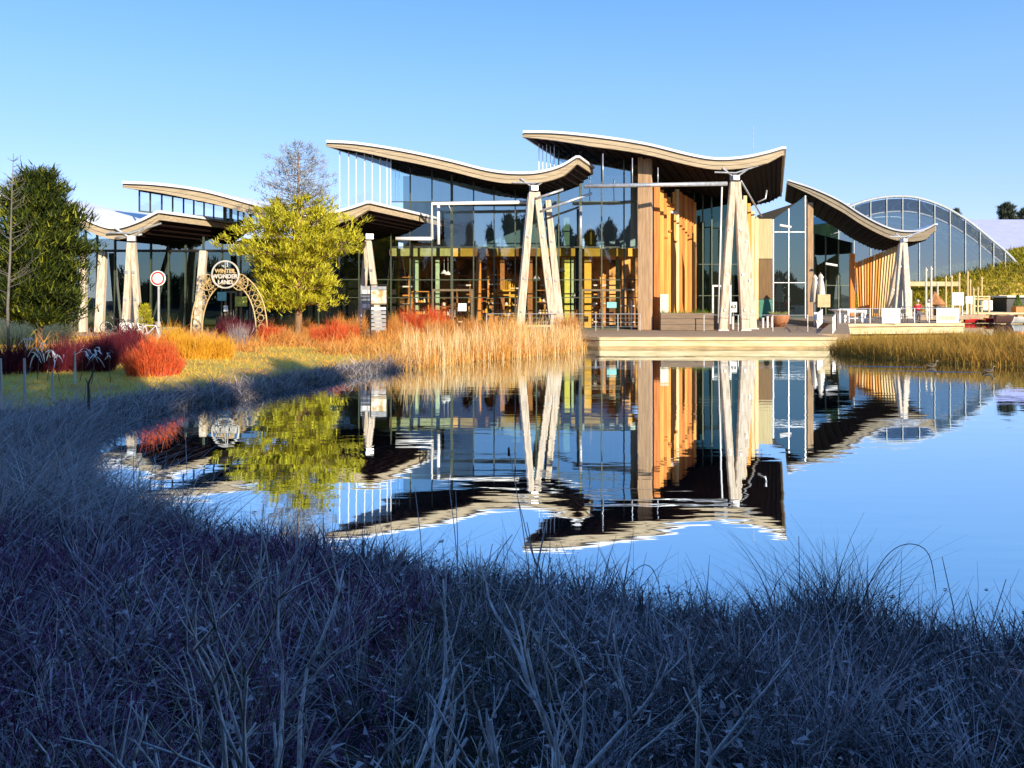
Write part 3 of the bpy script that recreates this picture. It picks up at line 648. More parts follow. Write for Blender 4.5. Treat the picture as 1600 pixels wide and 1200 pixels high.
# steel pipes carried under the roofs
def pipe(pts, r=0.11, label=None, m='steel'): return MB().tube(pts, r, 10).build('pipe', M[m], bld, smooth=True, label=label)
pipe([P(913,291,55.8),P(1136,287,56.2)], 0.15, 'long steel pipe spanning from the middle roof to the entrance trestle')
for px, y0 in ((988,247),(1028,262),(942,240)): pipe([P(px,y0,56),P(px,289,56)], 0.035)
pipe([P(675,374,58),P(675,318,58),P(826,316,58)], 0.13, 'angled steel pipe before the middle hall', 'whitemetal')
pipe([P(685,382,59),P(685,320,59)], 0.12, None, 'whitemetal')
pipe([P(618,373,57.6),P(675,373,58)], 0.14, None, 'whitemetal')
pipe([P(845,330,57),P(925,302,57)], 0.09); pipe([P(838,310,56.9),P(880,296,57)], 0.09); pipe([P(700,317,58),P(705,330,58)],0.03)
pipe([P(368,387,54),P(406,388,54)], 0.12, None, 'whitemetal'); pipe([P(180,372,52),P(222,366,52)], 0.08)
pipe([P(1158,283,57),P(1190,338,68)], 0.07); pipe([P(1184,316,62),P(1196,310,62),P(1198,297,62)], 0.07)
pipe([P(1128,292,57.2),P(1122,505,57.9)], 0.06, None, 'whitemetal'); pipe([P(826,302,57),P(806,505,57.6)], 0.06, None, 'whitemetal')
MB().box(tuple(P(675,321,60.7)), (XP(830,60.7),60.85,ZP(315,60.7))).build('dark_beam', M['drip'], bld)
pipe([P(907,322,60),P(907,383,60)], 0.12)
MB().box((XP(899,61.6),61.4,DZ),(XP(909,61.6),61.8,12.0)).build('corner_post', M['black'], bld)
MB().box((XP(134,56.8),56.7,6.35),(XP(470,56.8),56.85,6.5)).build('transom_beam', M['black'], bld)

# timber slat rows of the entrance
lefts = [(1021,1030,292,510,59.8),(1030,1036,297,505,60.4),(1036,1041,302,505,61),(1041,1047,308,502,61.6),(1047,1052,318,502,62.4),(1051,1056,300,501,63.2),
         (1055,1060,296,501,64),(1060,1065,300,500,65),(1064,1069,304,500,66.2),(1068,1073,306,500,67.4),(1072,1076,308,499,68.6),(1076,1080,310,498,70),(1079,1083,312,498,71.4),(1082,1087,316,498,72.8)]
mm_ = ['slat_c','slat_b','slat_a','slat_b','slat_a','slat_b','slat_d','slat_a','slat_c','slat_b','slat_c','slat_a','slat_c','slat_b']
for i, (x0, x1, yt, yb, D) in enumerate(lefts):
    X = XP((x0+x1)/2, D); w_ = (x1-x0)*D/F*1.18; zt = min(ZP(yt, D), topmax((3,), X, D, 11.5)-0.02)
    MB().cbox((X, D+0.05*(i % 2), (DZ+zt)/2), (w_, 0.22, zt-DZ), 0.30 + random.uniform(-.10,.10)).build('slat', M[mm_[i]], bld)
for i in range(4):      # short filler blocks between the slats
    k = random.randrange(1, 12); x0, x1, yt, yb, D = lefts[k]; X = XP(x1, D); z = random.uniform(7.4, 10.4)
    MB().cbox((X, D-0.10, z), (0.22, 0.16, 0.14)).build('slat_block', M['slat_c'], bld)
for i, (x0, x1, yt, D) in enumerate([(1161,1166,306,66),(1167,1172,318,66),(1173,1178,330,67),(1179,1184,340,68)]):
    X = XP((x0+x1)/2, D); w_ = (x1-x0)*D/F*1.1; zt = min(ZP(yt, D), topmax((3,), X, D, 11.5)-0.02)
    MB().cbox((X, D, (DZ+zt)/2), (w_, 0.25, zt-DZ), 0.15).build('slat', M['slat_d' if i != 1 else 'slat_b'], bld, label='pale slat right of the entrance')
# panels right of the entrance
for (y0, y1, m_, nm) in ((342,404,'paleply','plywood_panel'),(405,467,'brownply','plywood_panel'),(468,496,'greenpanel','green_panel')):
    MB().box((XP(1185,75),75,max(DZ, ZP(y1,75))),(XP(1207,75),75.15,ZP(y0,75))).build(nm, M[m_], bld)
# slatted screen of the terrace cafe
MB().box((XP(1329,88),88,TZ),(XP(1336,88),88.4,ZP(396,88))).build('slat', M['orangewood'], bld, label='bright orange end slat of the cafe screen')
for i in range(15):
    px = 1341 + i*3.9; D = 89 - i*0.14; yt = 410 - i*1.9; lean = (i-4)*0.10
    X = XP(px, D); m_ = ['slat_b','slat_a','slat_d','slat_b'][i % 4] if i < 9 else 'slat_d'
    MB().bar((X-lean*0.3, D, TZ), (X+lean*0.55, D, ZP(yt, D)), 0.23, 0.22, up=(0,1,0)).build('slat', M[m_], bld)
# hanging duct lamps
for px, py, D in ((1290,412,86),(1218,352,76),(1040,330,62)): MB().tube([P(px,py,D), P(px+18,py+3,D)], 0.13, 8).build('light_tube', M['whitemetal'], bld)
MB().tube([P(1177,240,70), P(1177,197,70)], 0.035, 6).build('antenna', M['steel'], bld)

#%%OBJECTS
# ------------------------------------------------------------------ people, signs and furniture
# round road sign
x, D = XP(248,48), 48; z0 = gz(x, D)
sg = empty('road_sign', (x, D, z0), 'round white road sign with red ring on a grey post before the left wing', 'sign')
zc = ZP(435, D)
MB().tube([(x,D,z0-.2),(x,D,z0+1.0)], 0.13, 12).build('post_sleeve', M['steel'], sg, smooth=False)
MB().tube([(x,D,z0+.9),(x,D,zc)], 0.07, 12).build('post', M['steel'], sg)
def disc(c, r, th, name, m, parent, n=32): return MB().add([(c[0]+r*math.cos(2*math.pi*i/n), c[1]+k*th, c[2]+r*math.sin(2*math.pi*i/n)) for k in (0,1) for i in range(n)],
    [tuple(range(n)), tuple(reversed(range(n,2*n)))] + [(i, n+i, n+(i+1)%n, (i+1)%n) for i in range(n)]).build(name, m, parent)
disc((x,D-.12,zc), 0.46, 0.05, 'plate', M['white'], sg)
MB().ring((x,D-.135,zc), 0.355, 0.045, 32, 6).build('red_ring', M['red'], sg)

# gilded arch with the round emblem
xa, xb, D = XP(298,44.5), XP(418,44.5), 44.5; z0 = 0.66
ar = empty('lettered_arch', ((xa+xb)/2, D, z0), 'gilded filigree arch with wheel ornaments and round WINTER WONDER LAND emblem', 'arch')
xc = (xa+xb)/2; hw = (xb-xa)/2; zt = ZP(425, D); zb = ZP(440, D)
def arc(h, r, n=24): return [(xc + r*math.cos(math.pi*(1-i/n)), D, z0 + h*math.sin(math.pi*(1-i/n))**0.75) for i in range(n+1)]
outer = arc(zt-z0, hw); inner = arc(zb-z0-0.1, hw-0.62)
MB().tube(outer, 0.036, 6).build('outer_tube', M['archgold'], ar); MB().tube(inner, 0.036, 6).build('inner_tube', M['archgold'], ar)
lat = MB()
for i in range(24):
    lat.tube([outer[i], inner[min(24,i+1)]], 0.013, 4); lat.tube([inner[i], outer[min(24,i+1)]], 0.013, 4)
    a_ = Vector(outer[i]).lerp(Vector(inner[i]), .5)
    if i < 6 or i > 18: lat.ring(a_, 0.16, 0.022, 12, 4)
lat.build('lattice', M['archgold'], ar)
for px, py in ((323,441),(375,441)):
    c = P(px, py, 44.4); r0 = 0.44
    wr = MB().ring(c, r0, 0.028, 26, 5).build('wheel', M['archgold'], ar)
    sp = MB()
    for k in range(12):
        t = k*math.pi/6; sp.tube([c, c + Vector((math.cos(t)*r0, 0, math.sin(t)*r0))], 0.016, 4)
    sp.ring(c, r0*0.55, 0.012, 18, 4)
    sp.build('spokes', M['archgold'], wr)
c = P(352, 429, 44.2); MB().ring(c, 0.74, 0.05, 36, 6).build('emblem_ring', M['archwhite'], ar)
def text_mesh(txt, size, loc, mt, parent, ext=0.012, name='lettering', bold=0.0):
    cu = bpy.data.curves.new(name, 'FONT'); cu.body = txt; cu.size = size; cu.extrude = ext; cu.align_x = 'CENTER'; cu.align_y = 'CENTER'; cu.offset = bold; cu.resolution_u = 3
    tmp = bpy.data.objects.new(name, cu); col.objects.link(tmp)
    me = bpy.data.meshes.new_from_object(tmp.evaluated_get(bpy.context.evaluated_depsgraph_get()))
    bpy.data.objects.remove(tmp); bpy.data.curves.remove(cu)
    me.transform(Matrix.Rotation(R(90), 4, 'X')); me.materials.clear()
    me.transform(Matrix.Translation(Vector(loc) - origin(parent)))
    o = link_mesh(name, me, mt, parent); return o
text_mesh('WINTER', 0.29, c + Vector((0,-.06,0.19)), M['archgold'], ar, bold=0.012)
text_mesh('WONDER', 0.31, c + Vector((0,-.06,-0.11)), M['archwhite'], ar, bold=0.014)
text_mesh('LAND', 0.30, c + Vector((0,-.03,-0.43)), M['archwhite'], ar, bold=0.014)
MB().tube([c+Vector((0,0,-.2)), c+Vector((0,0,.76))], 0.018, 5).tube([c+Vector((-.05,0,.40)), c+Vector((-.2,0,.52)), c+Vector((-.05,0,.50))], 0.03, 5).tube([c+Vector((0,0,.45)), c+Vector((.13,0,.42)), c+Vector((.1,0,.68))], 0.03, 5).build('emblem_figure', M['archwhite'], ar)
MB().bar((xc-.6,D,z0),(xc-.6,D,z0+.01),.3,.3)

# notices behind the arch
for px, py, w_, h_, m_, lb in ((316,462,.45,.28,'white','small white notice inside the left wing, upper of two'),(315,473,.55,.36,'white','white notice inside the left wing, lower of two'),
        (347,463,.62,.62,'cyan','pale cyan poster beneath the emblem of the arch'),(353,482,.3,.4,'white','small white sheet below the cyan poster'),(377,471,.85,.7,'yellowposter','yellow poster behind the right half of the arch')):
    X, Z = XP(px,56.6), ZP(py,56.6)
    b = MB().box((X-w_/2,56.55,Z-h_/2),(X+w_/2,56.6,Z+h_/2)).build('poster', M[m_], None, loc=(X,56.6,Z)); setp(b, lb, 'poster')

# poster rack by the golden reeds
D = 46.0; X = XP(592, D); z0 = gz(X, D)
rk = empty('poster_rack', (X, D, z0), 'dark-framed information rack with landscape poster above grey leaflet shelves', 'sign')
w_ = 0.95; zt = ZP(446, D)
for s in (-1, 1): MB().box((X+s*w_/2-.03,D-.04,z0-.1),(X+s*w_/2+.03,D+.04,zt)).build('post', M['black'], rk)
MB().box((X-w_/2,D-.05,zt),(X+w_/2,D+.05,zt+.06)).build('top_rail', M['black'], rk)
zp = ZP(474, D)
MP = mat('poster_picture', (0.85,0.80,0.72), 0.5, (0.45,0.30,0.12), 2.5, c3=(0.72,0.60,0.42), detail=4, fac_lo=.4, fac_hi=.6)
pz = MB().box((X-w_/2+.04,D-.03,zp),(X+w_/2-.04,D+.0,zt-.28)).build('poster', MP, rk)
MB().box((X-w_/2+.04,D-.03,zt-.25),(X+w_/2-.04,D,zt-.06)).build('title_strip', mat('grey_title', (0.35,0.36,0.38),0.5), rk)
MB().box((X-w_/2+.04,D-.06,zp-.08),(X+w_/2-.04,D-.03,zp)).build('poster_strip', M['frame_brown'], rk)
z = zp - .2
for k in range(6):
    zz = zp - 0.30 - k*0.23
    MB().bar((X-w_/2+.06,D-.08,zz),(X+w_/2-.06,D-.08,zz), 0.05, 0.17).build('shelf', M['whitemetal' if k == 0 else 'steel'], rk)
D2 = 47.5; X2 = XP(574, D2); z2 = gz(X2, D2)
r2 = empty('notice_board', (X2, D2, z2), 'grey notice board with small sheets just left of the poster rack', 'sign')
for s in (-1, 1): MB().box((X2+s*.36-.03,D2-.03,z2-.1),(X2+s*.36+.03,D2+.03,ZP(446,D2))).build('post', M['steel'], r2)
MB().box((X2-.36,D2-.02,ZP(484,D2)),(X2+.36,D2+.02,ZP(447,D2))).build('panel', mat('notice_grey', (0.35,0.35,0.36),0.6), r2)
for k in range(3):
    for j in range(2):
        MB().box((X2-.28+j*.3,D2-.035,ZP(453+k*11,D2)-.22),(X2-.04+j*.3,D2-.022,ZP(453+k*11,D2))).build('sheet', M['canvas' if (k+j) % 2 else 'white'], r2)

# bicycles
def bicycle(loc, rz, label, fm):
    b = empty('bicycle', loc, label, 'bicycle', None, 0)
    o = Vector(loc)
    def p(x, z, y=0): return o + Vector((x*math.cos(rz)-y*math.sin(rz), x*math.sin(rz)+y*math.cos(rz), z))
    for wx in (-0.52, 0.52):
        wm = MB(); n = 24
        for rr, rt, nm, m_ in ((0.34, 0.02, 'wheel', M['rubber']),):
            pts = [p(wx + rr*math.cos(2*math.pi*i/n), 0.36 + rr*math.sin(2*math.pi*i/n)) for i in range(n+1)]
            wheel = MB().tube(pts, rt, 5, cap=False).build('wheel', m_, b)
        pts = [p(wx + .315*math.cos(2*math.pi*i/n), 0.36 + .315*math.sin(2*math.pi*i/n)) for i in range(n+1)]
        MB().tube(pts, .01, 4, cap=False).build('rim', M['steel'], wheel)
        sp = MB()
        for k in range(8): sp.tube([p(wx, .36), p(wx + .31*math.cos(k*math.pi/4), .36 + .31*math.sin(k*math.pi/4))], 0.004, 3)
        sp.build('spokes', M['steel'], wheel)
    fr = MB(); A, B, C_, Dd, Ee = p(-.52,.36), p(-.1,.34), p(-.2,.85), p(.38,.82), p(.52,.36)
    for q0, q1 in ((A,B),(A,C_),(B,C_),(B,Dd),(C_,Dd),(Dd,Ee)): fr.tube([q0, q1], 0.028, 6)
    fr.build('frame', fm, b)
    MB().tube([C_, p(-.23,.98)], .015, 5).build('seat_post', M['steel'], b)
    MB().bar(p(-.36,1.0), p(-.1,1.0), .14, .05, .06, .04).build('saddle', M['black'], b)
    MB().tube([Dd, p(.36,1.02)], .018, 5).tube([p(.36,1.02,-.28), p(.42,1.04,0), p(.36,1.02,.28)], .016, 5).build('handlebar', M['steel'], b)
    MB().ring(p(-.1,.34), 0.09, 0.012, 12, 4).build('chainring', M['steel'], b)
bicycle((XP(233,46),46,gz(XP(233,46),46)), 0.1, 'white-framed bicycle parked next to the road sign', M['bikewhite'])
bicycle((XP(182,46.5),46.5,gz(XP(182,46.5),46.5)+.35), 0.5, 'dark bicycle beside the pale trestle near the pine', M['black'])
bicycle((XP(207,47.5),47.5,gz(XP(207,47.5),47.5)+.1), -0.3, 'silver bicycle leaning between the other two bicycles', M['steel'])
# bicycle stand sheet
b = MB().box((XP(188,49),48.9,0.6),(XP(225,49),49.1,1.55)).build('low_wall', M['white'], None, loc=(XP(206,49),49,.6)); setp(b, 'low white wall behind the parked bicycles', 'wall')
b = MB().cbox((XP(262,49.5),49.5,1.05),(1.6,.5,.42)).build('bench', mat('green_grey_bench',(0.17,0.22,0.16),.7), None, loc=(XP(262,49.5),49.5,.7)); setp(b, 'low grey-green bench right of the road sign', 'bench')

# planter bench by the slats
D = 58.4; X0, X1 = XP(1031,D), XP(1113,D); zt = ZP(489,D)
pb = empty('planter', ((X0+X1)/2, D, DZ), 'long taupe boarded planter box before the orange slats', 'planter')
for i in range(3):
    z_ = DZ+0.03 + i*(zt-DZ)/3
    MB().box((X0,D-.4+.004*i,z_),(X1,D+.4-.004*i,z_+(zt-DZ)/3-.03)).build('board', M['planter'], pb)
MB().box((X0+.02,D-.38,DZ),(X1-.02,D+.38,zt-.04)).build('box', M['black'], pb)
pts_ = rng.uniform(0,1,(260,2)); base = np.column_stack([X0+.1+pts_[:,0]*(X1-X0-.2), D-.3+pts_[:,1]*.6, np.full(260, zt-.02)])
dd = rng.normal(0,.5,(260,3)); dd[:,2] = 1; dd /= np.linalg.norm(dd,axis=1)[:,None]
V, Q = ribbons(base, dd, rng.uniform(.1,.4,260), np.full(260,.03), rng.normal(0,.3,(260,3)))
np_mesh('foliage', V, Q, L['green'], pb)
D = 60.5; b = MB().box((XP(1114,D),D-.4,DZ),(XP(1138,D),D+.4,ZP(492,D))).build('planter', M['planter'], None, loc=(XP(1126,D),D,DZ)); setp(b, 'short taupe planter box behind the entrance trestle', 'planter')
# light box and notices
X = XP(1043,57.8); b = MB().box((X-.3,59.0,1.9),(X+.3,59.15,3.35)).build('light_board', M['canvas'], None, loc=(X,59.1,1.9)); setp(b, 'pale upright notice panel standing before the orange slats', 'sign')
nb = empty('notice_sign', (XP(1146,63),63,DZ), 'white notice with a dark number on a stand between the trestle legs', 'sign')
X = XP(1146,63); MB().box((X-.26,62.95,1.95),(X+.26,63.0,2.75)).build('panel', M['white'], nb); MB().tube([(X,63.05,DZ),(X,63.05,2.0)],.03,6).build('post', M['steel'], nb)
text_mesh('63', 0.42, (X,62.93,2.38), M['black'], nb, bold=.008)
# cyan poster on the hall door, white sheet in the hall
b = MB().box((XP(948,60.8),60.70,ZP(481,60.8)),(XP(963,60.8),60.74,ZP(472,60.8))).build('poster', M['cyan'], None, loc=tuple(P(955,477,60.75))); setp(b, 'pale cyan notice on the door next to the tall column', 'poster')
b = MB().box((XP(716,60.8),60.70,ZP(486,60.8)),(XP(729,60.8),60.74,ZP(474,60.8))).build('poster', M['white'], None, loc=tuple(P(722,480,60.75))); setp(b, 'white notice on the bronze double door of the middle hall', 'poster')

# shelves and goods in the hall
def shelf(px, D, w_, h_, label, m_, levels=4):
    short = {657:'shelving left of bronze door',760:'shelving right of bronze door',795:'golden shelving',850:'shelving behind trestle legs',932:'shelving near tall column',703:'shelving deep behind bronze door'}[px]
    X = XP(px, D); s_ = empty('shelving', (X, D, DZ), label, 'shelves')
    for s in (-1,1): MB().box((X+s*w_/2-.04,D-.25,DZ),(X+s*w_/2+.04,D+.25,DZ+h_)).build('side_panel', M[m_], s_)
    for k in range(levels):
        z_ = DZ + .15 + k*(h_-.2)/(levels-1); MB().box((X-w_/2+.04,D-.25,z_),(X+w_/2-.04,D+.25,z_+.07)).build('shelf_board', M[m_], s_)
        if k == levels-1: continue
        m4 = random.randint(2,4)
        for j in range(m4):
            gx_ = X - w_/2 + .2 + (j+.5+random.uniform(-.3,.3))*(w_-.4)/m4; hh = random.uniform(.14,.36); ww = random.uniform(.07,.15)
            cc = random.choice(['white','orange','palegreen','crimson','canvas','yellow','greenpanel'])
            g_ = MB().lathe((gx_, D-.08, z_+.072), [(ww,0),(ww,hh*.6),(ww*.5,hh*.8),(ww*.4,hh)], 8).build('shop_jar', M[cc], None, loc=(gx_, D-.08, z_+.072))
            cn_ = {'white':'white','orange':'orange','palegreen':'pale green','crimson':'dark red','canvas':'cream','yellow':'yellow','greenpanel':'green'}[cc]
            setp(g_, '%s jar %s on %s board of %s' % (cn_, ['leftmost','second','third','fourth'][j], ['lowest','second','third','fourth'][k], short), 'jar', 'jars on the shop shelves')
shelf(657, 63.8, 1.3, 2.9, 'orange wood shelving left of the bronze door', 'orange_in')
shelf(760, 64.5, 1.5, 3.1, 'brown wood shelving right of the bronze door', 'browno')
shelf(795, 64.2, 1.1, 2.6, 'golden wood shelving close to the reed trestle', 'yellow')
shelf(850, 64.0, 1.4, 3.0, 'dark brown shelving seen between the trestle legs', 'browno')
shelf(932, 64.5, 1.6, 3.2, 'orange shelving behind the door beside the tall column', 'orange_in', 5)
shelf(703, 66.5, 2.2, 2.4, 'brown shelving deep inside behind the bronze door', 'browno')
for px, D, w_, h_, m_, lb in ((640,67,1.8,4.6,'orange_in','tall orange timber rack behind the pale green column'),(735,68,2.2,4.8,'browno','tall brown timber rack deep behind the bronze door'),(778,67,1.6,4.9,'orange_in','tall orange timber rack behind the golden rack'),(815,68,2.0,4.4,'yellow','tall golden timber rack left of the trestle'),
        (862,67.5,1.9,4.8,'orange_in','tall orange timber rack between trestle and lime column'),(945,68,2.4,4.8,'orange_in','tall orange timber rack behind the orange arch'),(980,67,1.2,4.2,'browno','tall brown timber rack nearest the tall column')):
    X = XP(px, D); rk_ = empty('timber_rack', (X,D,DZ), lb, 'rack')
    for s_ in (-1,0,1): MB().box((X+s_*w_/2-.07,D-.2,DZ),(X+s_*w_/2+.07,D,DZ+h_)).build('upright', M[m_], rk_)
    for k in range(6): MB().box((X-w_/2,D-.24,DZ+.3+k*h_/6.2),(X+w_/2,D+.1,DZ+.42+k*h_/6.2)).build('crossbar', M[m_ if k % 2 else 'canvas'], rk_)
# arched alcove
X = XP(924,64.8); b = MB()
n = 12; ou = [(X-.62,64.7,DZ),(X-.62,64.7,4.2)] + [(X-.62*math.cos(math.pi*i/n),64.7,4.2+.8*math.sin(math.pi*i/n)) for i in range(1,n)] + [(X+.62,64.7,4.2),(X+.62,64.7,DZ)]
b.tube(ou, .13, 6); b = b.build('arch_frame', M['orange_in'], None, loc=(X,64.7,DZ)); setp(b, 'orange wooden arch standing inside the hall near the tall column', 'arch')
# wooden seat-like display in golden wood
X = XP(792,63.5)
ds = empty('display_rack', (X,63.5,3.0), 'golden spindle-backed rack hanging high behind the reed trestle', 'rack')
MB().box((X-.75,63.3,3.55),(X+.75,63.7,3.72)).build('rail', M['yellow'], ds)
MB().box((X-.75,63.3,3.25),(X+.75,63.7,3.36)).build('rail', M['yellow'], ds)
for i in range(9): MB().box((X-.6+i*.15-.025,63.45,3.72),(X-.6+i*.15+.025,63.5,4.55-abs(i-3)*.09)).build('spindle', M['yellow'], ds)
for px, pz in ((694,5.0),(700,4.9),(838,4.6),(878,5.2),(900,3.2)):
    X = XP(px,63.6); b = MB().lathe((X,63.6,pz), [(.05,.3),(.12,.22),(.30,0)], 12).tube([(X,63.6,pz+.28),(X,63.6,6.44)],.012,4).build('pendant_lamp', M['white'], None, loc=(X,63.6,pz)); setp(b, {694:'left of a pair of white pendant lamps over the bronze door',700:'right of a pair of white pendant lamps over the bronze door',838:'white pendant lamp behind the reed trestle',878:'white pendant lamp next to the lime column',900:'low white pendant lamp right of the lime column'}[px], 'lamp')
for px, D, z_, s in ((770,62.4,DZ,.8),(815,62.6,DZ,.7),(870,62.3,DZ,.6)):
    X = XP(px, D); b = MB().box((X-s/2,D-.3,DZ),(X+s/2,D+.3,DZ+.9)).box((X-s/2-.05,D-.35,DZ+.9),(X+s/2+.05,D+.35,DZ+.97)).build('counter', M['orange_in'], None, loc=(X,D,DZ)); setp(b, {770:'wooden counter left of the reed trestle',815:'wooden counter behind the reed trestle',870:'small wooden counter beside the lime column'}[px], 'counter')

# railings
def railing(pts_, z0, h, label, posts_at, name='railing', cables=2, r=0.028):
    c_ = Vector(pts_[0]); rl = empty(name, (c_.x, c_.y, z0), label, 'railing')
    top = [Vector((p_[0], p_[1], (p_[2] if len(p_) > 2 else z0)+h)) for p_ in pts_]
    MB().tube(top, r, 6).build('top_rail', M['steel'], rl)
    for k in range(cables):
        MB().tube([p_ - Vector((0,0,h*(k+1)/(cables+1))) for p_ in top], 0.010, 4).build('cable', M['steel'], rl)
    for a_, b_, n in posts_at:
        for i in range(n):
            t = i/max(1,n-1); q_ = Vector(top[a_]).lerp(Vector(top[b_]), t)
            MB().box((q_.x-.025,q_.y-.025,q_.z-h),(q_.x+.025,q_.y+.025,q_.z)).build('post', M['steel'], rl)
    return rl
railing([(XP(760,57.9),57.9),(XP(1000,57.4),57.4)], DZ, 1.22, 'slim steel railing before the middle hall', [(0,1,8)], cables=3)
railing([(XP(1100,57.3),57.3),(XP(1262,56.5),56.5)], DZ, 1.15, 'slim steel railing across the right part of the deck', [(0,1,4)], cables=0, r=0.02)
railing([(25.0,62.0,TZ),(22.6,55.8,0.9),(21.0,52.4,DZ)], DZ, 1.1, 'steel ramp railing nearest the water', [(0,1,7),(1,2,5)])
railing([(24.2,62.4,TZ),(21.6,56.6,0.9)], DZ, 1.1, 'second steel ramp railing set behind the first', [(0,1,8)])
railing([(25.2,61.5),(35.4,63.5)], TZ, 1.15, 'steel fence along the cafe terrace edge', [(0,1,9)])
railing([(35.5,63.6),(37.0,76)], TZ, 1.15, 'steel fence at the right end of the cafe terrace', [(0,1,5)])
# shadows caster: gate-like frame lying on deck is omitted
# banners on the fence
for px0, px1, lb in ((1378,1405,'white banner with pale green emblem on the terrace fence'),(1463,1496,'white banner with pale beige picture at the right end of the terrace fence')):
    D = 61.5 if px0 < 1400 else 62.8
    X0, X1 = XP(px0,D), XP(px1,D); bn = empty('banner', ((X0+X1)/2, D, TZ), lb, 'banner')
    MB().box((X0,D-.03,TZ+.02),(X1,D,TZ+1.18)).build('sheet', M['white'], bn)
    if px0 < 1400: MB().cbox(((X0+X1)/2,D-.035,TZ+.62),(.5,.008,.10),0).build('emblem', mat('pale_green_print',(0.5,0.62,0.4),.6), bn)
    else: MB().cbox(((X0+X1)/2,D-.035,TZ+.42),(1.3,.008,.35),0).build('picture', mat('beige_print',(0.62,0.56,0.38),.6), bn)
# white tables
def table(px, D, w_, label, dark=False):
    X = XP(px, D); t_ = empty('table', (X, D, TZ), label, 'table')
    MB().box((X-w_/2,D-.4,TZ+.82),(X+w_/2,D+.4,TZ+1.02)).build('tabletop', M['white'], t_, bevel=.015)
    for sx in (-1,1):
        for sy in (-1,1): MB().box((X+sx*(w_/2-.1)-.08,D+sy*.3-.08,TZ),(X+sx*(w_/2-.1)+.08,D+sy*.3+.08,TZ+.82)).build('leg', M['white'], t_)
    MB().box((X-w_/2+.2,D+.1,TZ+.3),(X+w_/2-.2,D+.25,TZ+.42)).build('stretcher', M['white'], t_)
table(1336, 64, 1.55, 'white slatted table nearest the ramp on the cafe terrace')
X = XP(1314,64.5); b = MB().lathe((X,64.5,TZ), [(.42,0),(.42,.82),(.95,1.0),(.95,1.06)], 14).build('table', M['white'], None, loc=(X,64.5,TZ)); setp(b, 'round white tub table left of the slatted table', 'table')
X = XP(1280,66); c_ = empty('chair', (X,66,TZ-.3), 'white chair below the closed parasols', 'chair')
MB().box((X-.35,65.7,1.2),(X+.35,66.2,1.3)).build('seat', M['white'], c_); MB().box((X-.35,66.2,1.2),(X+.35,66.28,1.9)).build('backrest', M['white'], c_)
for sx in (-1,1):
    for sy in (-1,1): MB().box((X+sx*.31-.04,65.95+sy*.22-.04,DZ),(X+sx*.31+.04,65.95+sy*.22+.04,1.2)).build('leg', M['white'], c_)
for px, D, lb in ((1358,66,'dark cafe chair between the tables and the first banner'),(1370,68,'dark cafe chair left of the first banner'),(1412,66,'dark cafe chair right of the first banner'),(1352,72,'dark cafe chair beside the orange slats'),(1430,84,'dark cafe chair behind the person in red')):
    X = XP(px, D); c_ = empty('chair', (X,D,TZ), lb, 'chair')
    MB().box((X-.24,D-.24,TZ+.44),(X+.24,D+.24,TZ+.48)).build('seat', M['black'], c_); MB().bar((X-.22,D+.24,TZ+.85),(X+.22,D+.24,TZ+.85),.04,.34).build('backrest', M['black'], c_)
    for sx in (-1,1):
        for sy in (-1,1): MB().tube([(X+sx*.22,D+sy*.22,TZ),(X+sx*.22,D+sy*.22,TZ+(.95 if sy > 0 else .45))],.018,5).build('leg', M['black'], c_)
# closed parasols
def parasol(px, D, ytop, label):
    X = XP(px, D); zt = ZP(ytop, D); z0 = TZ-.3; u = empty('parasol', (X, D, z0), label, 'parasol')
    MB().tube([(X,D,z0),(X,D,zt+.12)], .035, 8).build('pole', M['steel'], u)
    prof = [(.10,zt),(.16,zt-.15),(.24,zt-.3),(.17,zt-.42),(.26,zt-.9),(.36,zt-1.7),(.42,zt-2.5)]
    b = MB(); n = 16; base = 0
    for r_, z_ in prof:
        for j in range(n):
            rr = r_*(1+.18*math.cos(j*math.pi*2/n*5+r_*9)); t = 2*math.pi*j/n; b.v.append((X+rr*math.cos(t), D+rr*math.sin(t), z_))
    for i in range(len(prof)-1):
        for j in range(n): b.f.append((i*n+j, (i+1)*n+j, (i+1)*n+(j+1)%n, i*n+(j+1)%n))
    b.f.append(tuple(range(n))); b.build('canopy', M['canvas'], u, smooth=True)
    MB().cbox((X,D,z0+.08),(.8,.8,.16)).build('base', M['stone'], u)
parasol(1282, 70, 428, 'closed cream parasol, taller and nearer of two beside the brown column')
parasol(1273, 74, 430, 'closed cream parasol, half hidden behind the other one')
b = MB().cbox(P(1286,470,69),(1.2,.3,1.1),.2).build('menu_board', mat('sand_board',(0.55,0.42,0.22),.7), None, loc=tuple(P(1286,480,69))); setp(b, 'sand coloured menu board under the closed parasols', 'board')
# flower pot
X, D = XP(1217,66), 66.0
pt = empty('flower_pot', (X,D,DZ), 'large terracotta pot of pale grasses before the tall glazing', 'plant pot')
MB().lathe((X,D,DZ), [(.45,0),(.75,.45),(.86,.85),(.86,1.0),(.76,1.0),(.72,.8)], 20).build('pot', M['terracotta'], pt, smooth=True)
n=420; a_=rng.uniform(0,2*math.pi,n); base=np.column_stack([X+rng.uniform(0,.5,n)*np.cos(a_), D+rng.uniform(0,.5,n)*np.sin(a_), np.full(n,DZ+.9)])
dd=np.column_stack([np.cos(a_)*.7,np.sin(a_)*.7,np.full(n,1.0)]); dd/=np.linalg.norm(dd,axis=1)[:,None]
V,Q=ribbons(base,dd,rng.uniform(.3,.75,n),np.full(n,.035),np.column_stack([np.cos(a_)*.3,np.sin(a_)*.3,np.full(n,-.3)]))
np_mesh('foliage',V,Q,leafmat('pale_green_grass',[(0.35,0.38,0.10),(0.55,0.55,0.20),(0.45,0.5,0.2)]),pt)
